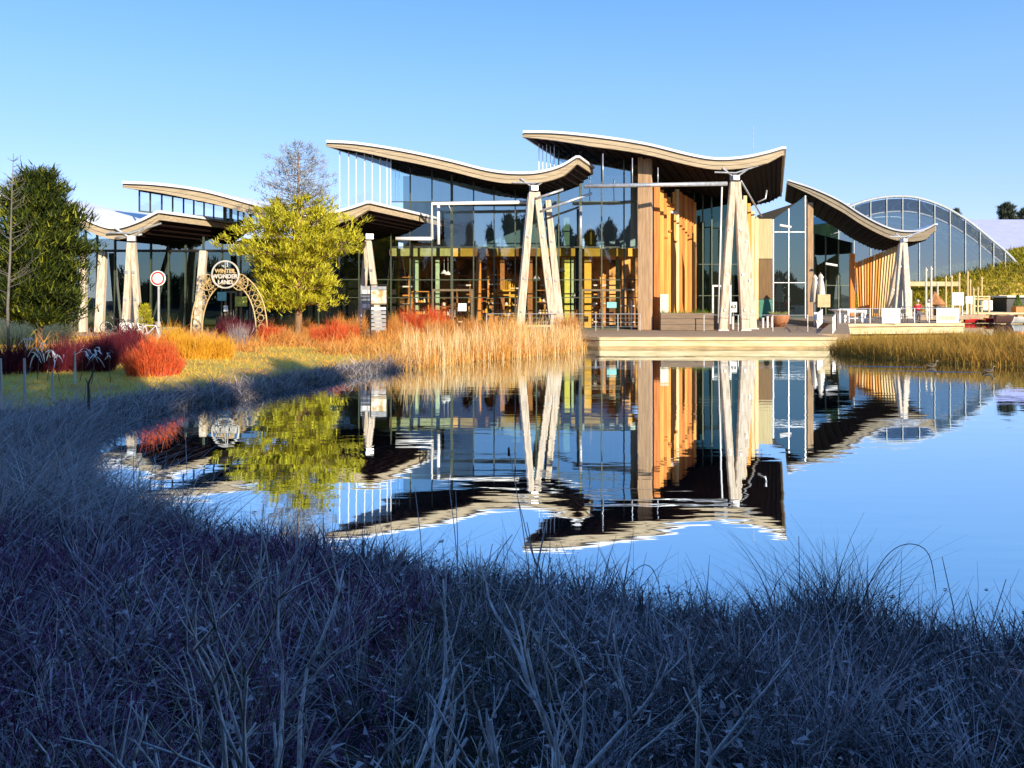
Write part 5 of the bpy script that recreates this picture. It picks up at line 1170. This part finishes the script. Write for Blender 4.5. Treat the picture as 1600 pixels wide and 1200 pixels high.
# twiggy bramble masses: short forked stems with small leaves
def brambles(name, pts_, h, lm_stem, lm_leaf, label, leaves=9, hl=.03):
    n = len(pts_); z = ground(pts_); base = np.column_stack([pts_, z-.02]); d = updir(n,.35); L_ = rng.uniform(.45,1,n)*h*nf(pts_[:,1])*(.75+.35*np.sin(pts_[:,0]*2.1)*np.cos(pts_[:,1]*1.7))
    V, Q = ribbons(base, d, L_, np.full(n,.010), rng.normal(0,.15,(n,3)), 3); parts = [(V,Q)]
    # side twigs
    k = 4; t = rng.uniform(.3,.95,(n,k)); tb = (base[:,None]+d[:,None]*(L_[:,None]*t)[...,None]).reshape(-1,3); td = rng.normal(0,1,(n*k,3)); td[:,2]=np.abs(td[:,2])+.4; td/=np.linalg.norm(td,axis=1)[:,None]
    tl = rng.uniform(.08,.22,n*k); V,Q = ribbons(tb,td,tl,np.full(n*k,.006),np.zeros((n*k,3)),2); parts.append((V,Q))
    V,Q = join([parts[0],parts[1]]); o = np_mesh(name, V, Q, lm_stem); setp(o, label, None, None, 'stuff')
    m_ = n*leaves; i = rng.integers(0,n*k,m_); lb = tb[i]+td[i]*(tl[i]*rng.uniform(.2,1,m_))[:,None]; ld = rng.normal(0,1,(m_,3)); ld[:,2]*=.5; ld/=np.linalg.norm(ld,axis=1)[:,None]
    V,Q = ribbons(lb, ld, rng.uniform(.6,1.3,m_)*hl, rng.uniform(.3,.5,m_)*hl, np.zeros((m_,3)), 2); o2 = np_mesh('leaf_litter' if False else 'bramble_leaves', V, Q, lm_leaf); setp(o2, label.replace('stems','leaves'), None, None, 'stuff')
p_ = in_poly_pts(2600, -.5, 8, 2.4, 8, lambda x,y,d: (d > .15) & (x < .68*y+.5)); brambles('bramble_stems', p_, .50, L['dark_grass'], L['darkleaf'], 'dark bramble stems on the right of the near bank')
p_ = in_poly_pts(2600, -8.5, -.6, 2.6, 10.5, lambda x,y,d: (d > .4) & (x > -.68*y-.5)); brambles('bramble_stems', p_, .55, L['purple'], L['purple'], 'purplish shrub stems on the left of the near bank', 6, .022)

# dead forked branches in the foreground
def dead_branch(loc, seed, h, lean, label, n0=4, r0=.024):
    rr = random.Random(seed); b_ = MB(); o = Vector(loc)
    def grow(p0, d_, L_, r_, lev):
        pts_ = [p0]; dd_ = Vector(d_)
        for k in range(4):
            dd_ = (dd_ + Vector((rr.uniform(-.22,.22), rr.uniform(-.22,.22), rr.uniform(-.10,.16)))).normalized(); pts_.append(pts_[-1] + dd_*L_/4)
        b_.tube(pts_, [r_*(1-.13*k) for k in range(5)], 5)
        if lev < 3:
            for k in range(rr.choice([1,2,2,3])):
                q_ = pts_[rr.choice([2,3,4])]; nd = (dd_ + Vector((rr.uniform(-.9,.9), rr.uniform(-.5,.5), rr.uniform(-.1,.6)))).normalized()
                grow(q_, nd, L_*rr.uniform(.5,.75), r_*.55, lev+1)
    for k in range(n0):
        grow(o + Vector((rr.uniform(-.08,.08), rr.uniform(-.08,.08), -.05)), Vector((lean[0]+rr.uniform(-.5,.5), lean[1]+rr.uniform(-.2,.2), 1)).normalized(), h*rr.uniform(.45,.7), r0*rr.uniform(.6,1), 0)
    ob = b_.build('dead_shrub', M['barkgrey'], None, loc=loc, smooth=True); setp(ob, label, 'dead shrub')
for i, (px, D, h, ln, lb, n0) in enumerate([(650,2.35,1.25,(-.9,.1),'bare grey dead shrub leaning left at the bottom centre',6),(790,2.5,1.0,(.1,.2),'bare forked dead shrub right of the bottom centre',4),(905,2.4,1.0,(-.2,.1),'thin upright dead shrub with grey forks at the bottom',4),
        (480,2.4,.75,(.5,.2),'low dead shrub with pale twigs left of the leaning one',3),(1080,2.5,.75,(-.3,.2),'short dark dead shrub in the right foreground',4),(230,2.5,.8,(.2,.1),'thin bare shrub among purple stems in the left foreground',3)]):
    X = XP(px, D); dead_branch((X, D, gz(X, D)+.02), 30+i, h, ln, lb, n0)

# cattails and single tall stems over the water
def cattail(px, py, D, leanx, label, head=True):
    t = P(px, py, D); X0 = t.x + leanx; z0 = gz(X0, D); c_ = empty('cattail', (X0,D,z0), label, 'cattail')
    mid = Vector((X0*.5+t.x*.5+.01, D, (z0+t.z)/2)); MB().tube([(X0,D,z0-.05), mid, t], [.006,.005,.003], 5).build('stem', M['barkgrey'], c_)
    if head: MB().tube([t-Vector((0,0,.10)), t-Vector((0,0,.09)), t-Vector((0,0,.02)), t], [.004,.013,.012,.004], 7).build('seed_head', M['barkdark'], c_)
cattail(795,698,8.2,.25,'lone cattail with brown seed head above the water')
cattail(700,745,8.6,.12,'leafless tall reed stem left of the cattail', False); cattail(712,768,8.5,.02,'short stout reed stump beside the tall stem', False)
cattail(288,640,11.5,.05,'tall pale reed stem over the left shore water',False); cattail(190,640,12,-.02,'pale dry reed stem near the left shore',False); cattail(648,760,8.9,.10,'thin bent reed stem over the reflection',False)
cattail(1472,870,6.5,.16,'fine single grass stalk on the right over blue water',False); cattail(1572,905,6.3,-.22,'fine leaning stalk near the right edge',False); cattail(1248,838,6.9,0,'thin upright stalk left of the tussock',False)
def archblade(pts_, label):
    pts_ = catmull(pts_, 5)
    b_ = MB().tube(pts_, [.0035]*(len(pts_)-1)+[.001], 4).build('arching_blade', M['barkdark'], None, loc=tuple(pts_[0])); setp(b_, label, 'grass blade')
archblade([P(1340,960,6.6),P(1362,905,6.6),P(1392,862,6.6),P(1425,850,6.6),P(1452,868,6.6),P(1464,930,6.6)], 'long blade arching right over the water from the tussock')
archblade([P(965,940,7.3),P(985,900,7.3),P(1005,883,7.3),P(1020,890,7.3),P(1030,915,7.3)], 'small blade arching above the near waterline')

# dogwood and ornamental bushes
def bush(px, pyb, w_, h, lm, label, n=1500, dep=None, name='dogwood_bush', D=None, lean=.20, wd=.034, grp=None):
    h *= .86 if name == 'grass_clump' or lm is L['maroon'] else 1
    D = D or (CH-.55)*F/(pyb-HY); X = XP(px, D); z0 = gz(X, D); b_ = empty(name, (X,D,z0), label, 'bush', grp); dep = dep or w_*.7
    a_ = rng.uniform(0,2*math.pi,n); r_ = np.sqrt(rng.uniform(0,1,n)); bx = r_*np.cos(a_); by = r_*np.sin(a_)
    base = np.column_stack([X+bx*w_*.42, D+by*dep*.42, np.full(n, z0-.05)])
    base[:,2] = ground(base[:,:2])-.05
    d = np.column_stack([bx*.30*w_/2+rng.normal(0,lean,n), by*.3*dep/2+rng.normal(0,lean,n), np.ones(n)]); d/=np.linalg.norm(d,axis=1)[:,None]
    L_ = h*(1.03-.42*r_**2)*rng.uniform(.5,1.12,n)*(1+.22*np.sin(bx*5+px)+.14*np.cos(by*7+px))
    V1,Q1 = ribbons(base, d, L_, rng.uniform(.5,1,n)*wd, rng.normal(0,.07,(n,3)), 3)
    k = n*2; i = rng.integers(0,n,k); t = rng.uniform(.35,.9,k); tb = base[i]+d[i]*(L_[i]*t)[:,None]; td = d[i]+rng.normal(0,.38,(k,3)); td/=np.linalg.norm(td,axis=1)[:,None]
    V2,Q2 = ribbons(tb, td, L_[i]*(1-t)*rng.uniform(.6,1.1,k)+.05, rng.uniform(.3,.7,k)*wd, np.zeros((k,3)), 2)
    V,Q = join([(V1,Q1),(V2,Q2)]); np_mesh('stems', V, Q, lm, b_); return b_
bush(240,583,1.95,1.15,L['red_stem'],'bright orange-red dogwood bush on the lit lawn by the maroon ones',1500)
bush(300,562,1.5,1.05,L['gold_stem'],'golden dogwood bush just right of the bright red one',1100); bush(338,560,1.4,.95,L['gold_stem'],'golden dogwood bush, rightmost of the low pair',1000); bush(272,556,1.5,1.15,L['gold_stem'],'golden dogwood bush half hidden behind the red one',900)
for px, pyb, w_, h, lb in ((20,585,2.6,1.15,'maroon dogwood bush at the left edge'),(75,582,2.4,1.1,'maroon dogwood bush below the dark pine trunk'),(130,580,2.4,1.25,'crimson-maroon dogwood bush left of the bright red one'),(175,572,2.2,1.35,'tallest maroon dogwood bush, touching the bright red one'),(195,552,2.2,1.3,'maroon dogwood bush in front of the bicycles')):
    bush(px,pyb,w_,h,L['maroon'],lb,1300)
bush(368,536,2.2,1.5,L['maroon'],'dark maroon bush under the right foot of the arch',1100); bush(395,534,1.8,1.35,L['maroon'],'dark maroon bush left of the golden pine trunk',900)
bush(375,545,.8,1.3,L['grey_grass'],'thin greyish twig bush before the maroon bush',250,lean=.25,wd=.02,name='twig_bush')
bush(425,536,1.5,1.0,L['red_stem'],'small red bush beside the golden pine trunk',700); bush(515,540,2.0,1.15,L['red_stem'],'round bright red bush right of the golden pine trunk',1300)
bush(545,532,1.2,.9,L['red_stem'],'small red bush left of the poster rack',600)
for px, pyb, w_, h, lb in ((480,528,2.4,1.2,'orange grass clump right behind the pine trunk'),(545,524,2.6,1.5,'orange grass clump left of the poster rack'),(440,540,1.4,.9,'low orange grass clump at the pine foot'),(618,528,2.0,1.4,'orange grass clump right of the poster rack'),(690,527,2.4,1.45,'orange grass clump beneath the bronze door'),(745,527,2.6,1.45,'orange grass clump below the brown shelving'),(785,525,2.2,1.5,'orange grass clump left of the reed trestle'),(885,524,1.7,1.75,'tall orange grass clump right of the reed trestle')):
    bush(px,pyb,w_,h,L['orange_stem'],lb,1000,name='grass_clump',lean=.16,wd=.026)
bush(665,521,3.4,1.75,L['red_stem'],'broad rounded rust-red bush before the middle hall',1900)
bush(610,516,2.2,1.5,L['orange_stem'],'rusty grass clump behind the poster rack',700,name='grass_clump')
# small conifer near the trestle
X, D = XP(226,49), 49.0; z0 = .7
sc_ = empty('young_conifer', (X,D,z0), 'small yellow-green young conifer right of the left trestle', 'shrub')
n=900; h_=rng.uniform(0,1,n); a_=rng.uniform(0,2*math.pi,n); rr_=.55*(1-h_*.75)*rng.uniform(.4,1,n)
base=np.column_stack([X+rr_*np.cos(a_),D+rr_*np.sin(a_),z0+.5+h_*1.4]); dd=np.column_stack([np.cos(a_),np.sin(a_),rng.uniform(.3,1.3,n)]); dd/=np.linalg.norm(dd,axis=1)[:,None]
V,Q=ribbons(base,dd,rng.uniform(.12,.3,n),np.full(n,.05),np.zeros((n,3)),2); np_mesh('foliage',V,Q,L['gold_pine'],sc_); MB().tube([(X,D,z0-.1),(X,D,z0+1.7)],[.05,.02],6).build('stem',M['bark'],sc_)
# pale withered plants at the left
for i,(px,py,D,s,lb) in enumerate([(40,535,25,1.0,'pale withered leaf hanging on a stem at the far left'),(60,553,24,1.3,'cluster of drooping bleached leaves, largest of the left group'),(76,553,24,1.0,'curled bleached leaf right of the largest cluster'),(90,560,23.5,.9,'hooked bleached leaf, last of the left group'),
        (129,551,24,.8,'single bleached leaf on the maroon background'),(146,558,23.5,1.2,'forked bleached leaf cluster above the dark stalk'),(171,555,24,.7,'small bleached leaf left of the bright red bush')]):
    X = XP(px,D); z0 = gz(X,D); wp = empty('withered_plant',(X,D,z0),lb,'dead plant'); t = P(px,py,D)
    MB().tube([(X+random.uniform(-.1,.1),D,z0-.05),(X,D,(z0+t.z)/2),t+Vector((0,.03,.12))],[.011,.010,.007],5).build('stem',M['barkdark'],wp)
    n = int(8*s)+2; tb_ = np.array([tuple(t)]*n) + rng.normal(0,.07,(n,3))*s + np.array([0,0,.10*s]); td_ = rng.normal(0,1,(n,3)); td_[:,2] = rng.uniform(-.2,.8,n); td_ /= np.linalg.norm(td_,axis=1)[:,None]
    bd_ = rng.normal(0,.35,(n,3)); bd_[:,2] = -rng.uniform(.8,1.6,n)
    V, Q = ribbons(tb_, td_, rng.uniform(.08,.24,n)*s, rng.uniform(.04,.09,n), bd_, 4); np_mesh('leaves', V, Q, L['white_leaf'], wp)
for i,(px,y0,y1,D,lb) in enumerate([(117,548,600,22,'short pale dead stake left of the crimson bush'),(82,580,628,18,'pale broken stake at the edge of the left sedge'),(38,560,640,17,'thin pale stake at the far left sedge'),(1,560,640,16,'pale stake cut by the left edge')]):
    b_=MB().tube([P(px+1,y1,D),P(px,y0,D)],[.035,.02],6).build('stake',M['greywood'],None,loc=tuple(P(px,y1,D))); setp(b_,lb,'stake')
dst = MB().tube([P(139,640,17),P(138,600,17),P(144,585,17),P(147,572,17)],[.03,.022,.014,.01],6).tube([P(139,604,17),P(133,590,17)],[.014,.008],5).build('dead_stalk',M['barkdark'],None,loc=tuple(P(139,640,17))); setp(dst,'black dead stalk with a fork in front of the lit grass','dead plant')

# ------------------------------------------------------------------ trees
def trunk_path(base, top, wob, n=8, seed=1):
    rr = random.Random(seed); b_, t_ = Vector(base), Vector(top)
    return [b_.lerp(t_, i/(n-1)) + Vector((rr.uniform(-wob,wob), rr.uniform(-wob,wob), 0))*(0 if i in (0,) else 1) for i in range(n)]
def tufts(cent, outw, n, size, lm, name, parent, wd=.05, up=.5):
    """needle tufts: n fans of 7 needles at cent (n,3) pointing roughly along outw"""
    k = 7; i = np.repeat(np.arange(len(cent)), k)
    d = outw[i] + rng.normal(0,.55,(len(i),3)); d[:,2] += up; d/=np.linalg.norm(d,axis=1)[:,None]
    b_ = cent[i] + rng.normal(0,size*.25,(len(i),3))
    V,Q = ribbons(b_, d, rng.uniform(.6,1.1,len(i))*size, np.full(len(i), wd), np.zeros((len(i),3)), 2)
    return np_mesh(name, V, Q, lm, parent)
def pine(px, D, ybase, ytop, label, name, layers, lm, bark, r0, seed, lm_top=None, ycut=None, tuft=.32, wd=.055, dens=1.0, top_sparse=.5, clump=1.0):
    """layers: list of (py, halfwidth_px) giving the crown outline"""
    rr = random.Random(seed); X = XP(px, D); z0 = gz(X, D) if ybase is None else ZP(ybase, D); zt = ZP(ytop, D)
    tr0 = empty(name, (X,D,z0), label, 'tree')
    tp = trunk_path((X,D,z0-.2),(X+rr.uniform(-.3,.3),D,zt-.3),.06,9,seed)
    MB().tube(tp, [r0*(1-.92*i/8) for i in range(9)], 10).build('trunk', bark, tr0, smooth=True)
    def half(py):
        for (y0,h0),(y1,h1) in zip(layers[:-1],layers[1:]):
            if y0 <= py <= y1: return (h0+(h1-h0)*(py-y0)/(y1-y0))*(1+.10*math.sin(py*.21+seed)+.07*math.sin(py*.53))
        return 0
    limbs = MB(); C1=[];O1=[];C2=[];O2=[]
    ys = layers[0][0]
    nl = int((layers[-1][0]-layers[0][0])/5.5)
    for i in range(nl):
        py = layers[0][0] + (layers[-1][0]-layers[0][0])*(i+.5)/nl; z = ZP(py, D); hw_ = half(py)*D/F; f = (z-z0)/(zt-z0)
        nb = 6 if hw_ > 1.2 else 4
        for k in range(nb):
            a_ = 2*math.pi*(k/nb) + rr.uniform(-.5,.5) + i*1.3; Lb = hw_*rr.uniform(.58,1.14); dz = -.10*Lb + .35*Lb*f*.5 + rr.uniform(-.15,.25)*Lb
            s_ = Vector((X,D,z-.15*Lb)); e_ = s_ + Vector((math.cos(a_)*Lb, math.sin(a_)*Lb, dz+.15*Lb))
            m_ = s_.lerp(e_,.55) + Vector((0,0,-.04*Lb)); rb = r0*.28*(1-.85*f)
            limbs.tube([s_, m_, e_], [rb, rb*.6, .012], 5)
            top = ycut is not None and py < ycut
            nt_ = max(3, int((4+Lb*5)*dens*(top_sparse if top else 1)))
            for q_ in range(nt_):
                t = rr.uniform(.25,1)**.7; sp = .30*Lb*(1-abs(t-.75))*.9
                c_ = s_.lerp(e_, t) + Vector((rr.gauss(0,sp*.55), rr.gauss(0,sp*.55), rr.gauss(.03,.07+.03*Lb)))
                for u_ in range(1 if top else 4):
                    c2_ = c_ + Vector((rr.gauss(0,.13), rr.gauss(0,.13), rr.gauss(0,.05)))*(0 if top else clump)
                    (C2 if top else C1).append(tuple(c2_)); (O2 if top else O1).append((math.cos(a_)*.7, math.sin(a_)*.7, .15))
    limbs.build('limbs', bark, tr0)
    if C1: tufts(np.array(C1), np.array(O1), 0, tuft, lm, 'crown', tr0, wd)
    if C2: o = tufts(np.array(C2), np.array(O2), 0, tuft*.9, lm_top, 'upper_crown', tr0, wd*.6); o['label'] = 'sparse silvery top of the crown'
    return tr0
pine(465, 47.5, None, 222, 'golden-needled pine with a sparse silvery top before the second roof', 'pine_tree',
     [(226,16),(245,44),(265,52),(285,58),(310,56),(322,52),(345,76),(372,98),(388,94),(400,74),(418,64),(440,62),(462,62),(476,40)], L['gold_pine'], M['bark'], .24, 5, L['silver_pine'], 318, .34, .09, .36, 1.2, 1.1)
pine(62, 38, None, 272, 'dark bushy pine with sunlit yellow-green top at the left edge', 'pine_tree',
     [(274,12),(290,27),(315,42),(345,54),(380,62),(420,60),(460,62),(485,52),(500,36)], L['dark_pine'], M['barkdark'], .22, 9, None, None, .46, .08, .55, .5, 1.7)
# thin bare tree at the left
X, D = XP(14,30), 30.0; z0 = gz(X, D); bt = empty('bare_tree', (X,D,z0), 'thin leafless grey tree in front of the dark pine', 'tree')
tp = [Vector((X,D,z0-.2)), P(12,480,D), P(16,400,D), P(18,320,D), P(21,240,D)]
MB().tube(tp, [.06,.05,.042,.026,.008], 7).build('trunk', M['bare_bark'], bt, smooth=True)
rr = random.Random(4); lb_ = MB()
for i in range(34):
    py = rr.uniform(243,460); s_ = P(12+ (480-py)*.037, py, D); sd = rr.choice((-1,1)); Lb = (.25+(py-240)/260)*rr.uniform(.5,1.0)*1.15
    e_ = s_ + Vector((sd*Lb, rr.uniform(-.4,.4)*Lb, Lb*rr.uniform(.35,.9))); m_ = s_.lerp(e_,.5)+Vector((0,0,-.06*Lb)); lb_.tube([s_,m_,e_],[.014,.010,.003],4)
    for k in range(4):
        q_ = s_.lerp(e_, rr.uniform(.3,.95)); lb_.tube([q_, q_+Vector((sd*rr.uniform(0,.3)*Lb, rr.uniform(-.2,.2)*Lb, rr.uniform(.1,.4)*Lb))],[.005,.002],3)
lb_.build('limbs', M['bare_bark'], bt)
# far trees
def far_tree(px, ytop, D, hw_, label, ybase=430):
    pine(px, D, ybase, ytop, label, 'far_conifer', [(ytop+1,hw_*.15),(ytop+8,hw_*.6),(ytop+18,hw_),(ytop+60,hw_*1.6),(ybase-10,hw_*1.3)], L['farpine'], M['barkdark'], .3, px, None, None, 1.0, .22, .55)
far_tree(1573,317,240,13,'dark conifer rising above the lilac roof'); far_tree(1599,326,245,10,'dark conifer at the right edge above the lilac roof'); far_tree(1494,326,250,6,'small conifer tip between greenhouse and lilac roof')

# hill shrubs
n = 15000; px_ = np.column_stack([rng.uniform(48,106,n), rng.uniform(109,134,n)]); hz = ground(px_); keep = (hz > 1.05); px_ = px_[keep]; hz = hz[keep]
cn = np.column_stack([px_, hz + rng.uniform(.1,.9,len(px_))]); 
hl = tufts(cn, np.tile(np.array([[0,-.4,.3]]),(len(cn),1)), 0, .60, L['hill'], 'mound_shrubs', None, .13); setp(hl, 'yellow-green shrubs covering the mound beside the greenhouse', None, None, 'stuff')
# pale flowering hedge seen through the pine
p_ = in_poly_pts(6000, -42, -27, 46.5, 50, lambda x,y,d: x > -45)
field('pale_hedge', p_, .6, 1.9, .03, .06, .3, .3, leafmat('pale_grass_plume',[(0.75,0.60,0.25),(0.85,0.74,0.42),(0.6,0.5,0.22)]), 'pale plumed grasses behind the dark pine', 3)
# trees behind the viewer: they shade the near bank and mirror in the glass
def belt(x, y, h, w_, label, i):
    z0 = gz(x, y); t0 = empty('bank_tree', (x,y,z0), label, 'tree', 'trees standing behind the viewer'); rr = random.Random(100+i)
    MB().tube(trunk_path((x,y,z0-.3),(x,y,z0+h*.93),.12,7,i), [.30*(1-.9*k/6) for k in range(7)], 8).build('trunk', M['barkdark'], t0)
    n = 2600; f = rng.uniform(0,1,n)**.8; a_ = rng.uniform(0,2*math.pi,n); prof_ = w_*(1-f)**.6*(.6+.4*np.sin(f*9+i))+.25; r_ = prof_*np.sqrt(rng.uniform(.02,1,n))*(1+.35*np.sin(a_*3+f*14+i))
    cn = np.column_stack([x+r_*np.cos(a_)+.5*np.sin(f*6+i), y+r_*np.sin(a_), z0+h*(.02+.98*f)+rng.normal(0,.35,n)])
    k = 5; ii_ = np.repeat(np.arange(n),k); d = rng.normal(0,1,(n*k,3)); d/=np.linalg.norm(d,axis=1)[:,None]
    V,Q = ribbons(cn[ii_], d, rng.uniform(.3,.8,n*k), rng.uniform(.12,.26,n*k), np.zeros((n*k,3)), 2); np_mesh('crown', V, Q, L['belt'], t0)
BT = [(-20,-12,14,3.6),(-16,-9,11,3.4),(-11.5,-6,12,3.4),(-7.5,-9,13.5,3.6),(-3,-6.5,13.2,3.4),(0.6,-9,15.6,3.6),(3.5,-6,14.6,3.4),(3,-14,16,4),(7.2,-7.5,13.6,3.2),(10.5,-8,11.6,3.2),(10,-13,13,3.8),(13.6,-7.5,12.8,3.2),(16.6,-8.5,14.6,3.6),(19.5,-6.5,14.0,3.6),(20,-14,14,3.8),(23.5,-8.5,12.5,3.4),(27,-6.5,10.5,3.2),(31,-10,9.5,3.2)]
od = ['first','second','third','fourth','fifth','sixth','seventh','eighth','ninth','tenth','eleventh','twelfth','thirteenth','fourteenth','fifteenth','sixteenth','seventeenth','last']
for k, (x, y, h, w_) in enumerate(BT):
    belt(x, y, h-1.2, w_*1.15, '%s evergreen from the left in the row behind the viewer' % od[k], k)
n = 9000; px_ = np.column_stack([rng.uniform(-60,70,n), rng.uniform(-12,-8,n)]); cn = np.column_stack([px_, ground(px_)+rng.uniform(0,1,n)*(4.2+1.5*np.sin(px_[:,0]*.37)+np.sin(px_[:,0]*.9))])
hd = tufts(cn, np.tile(np.array([[0,0,.3]]),(n,1)), 0, .9, L['belt'], 'scrub', None, .22); setp(hd, 'dense dark scrub along the rise behind the viewer', None, None, 'stuff')
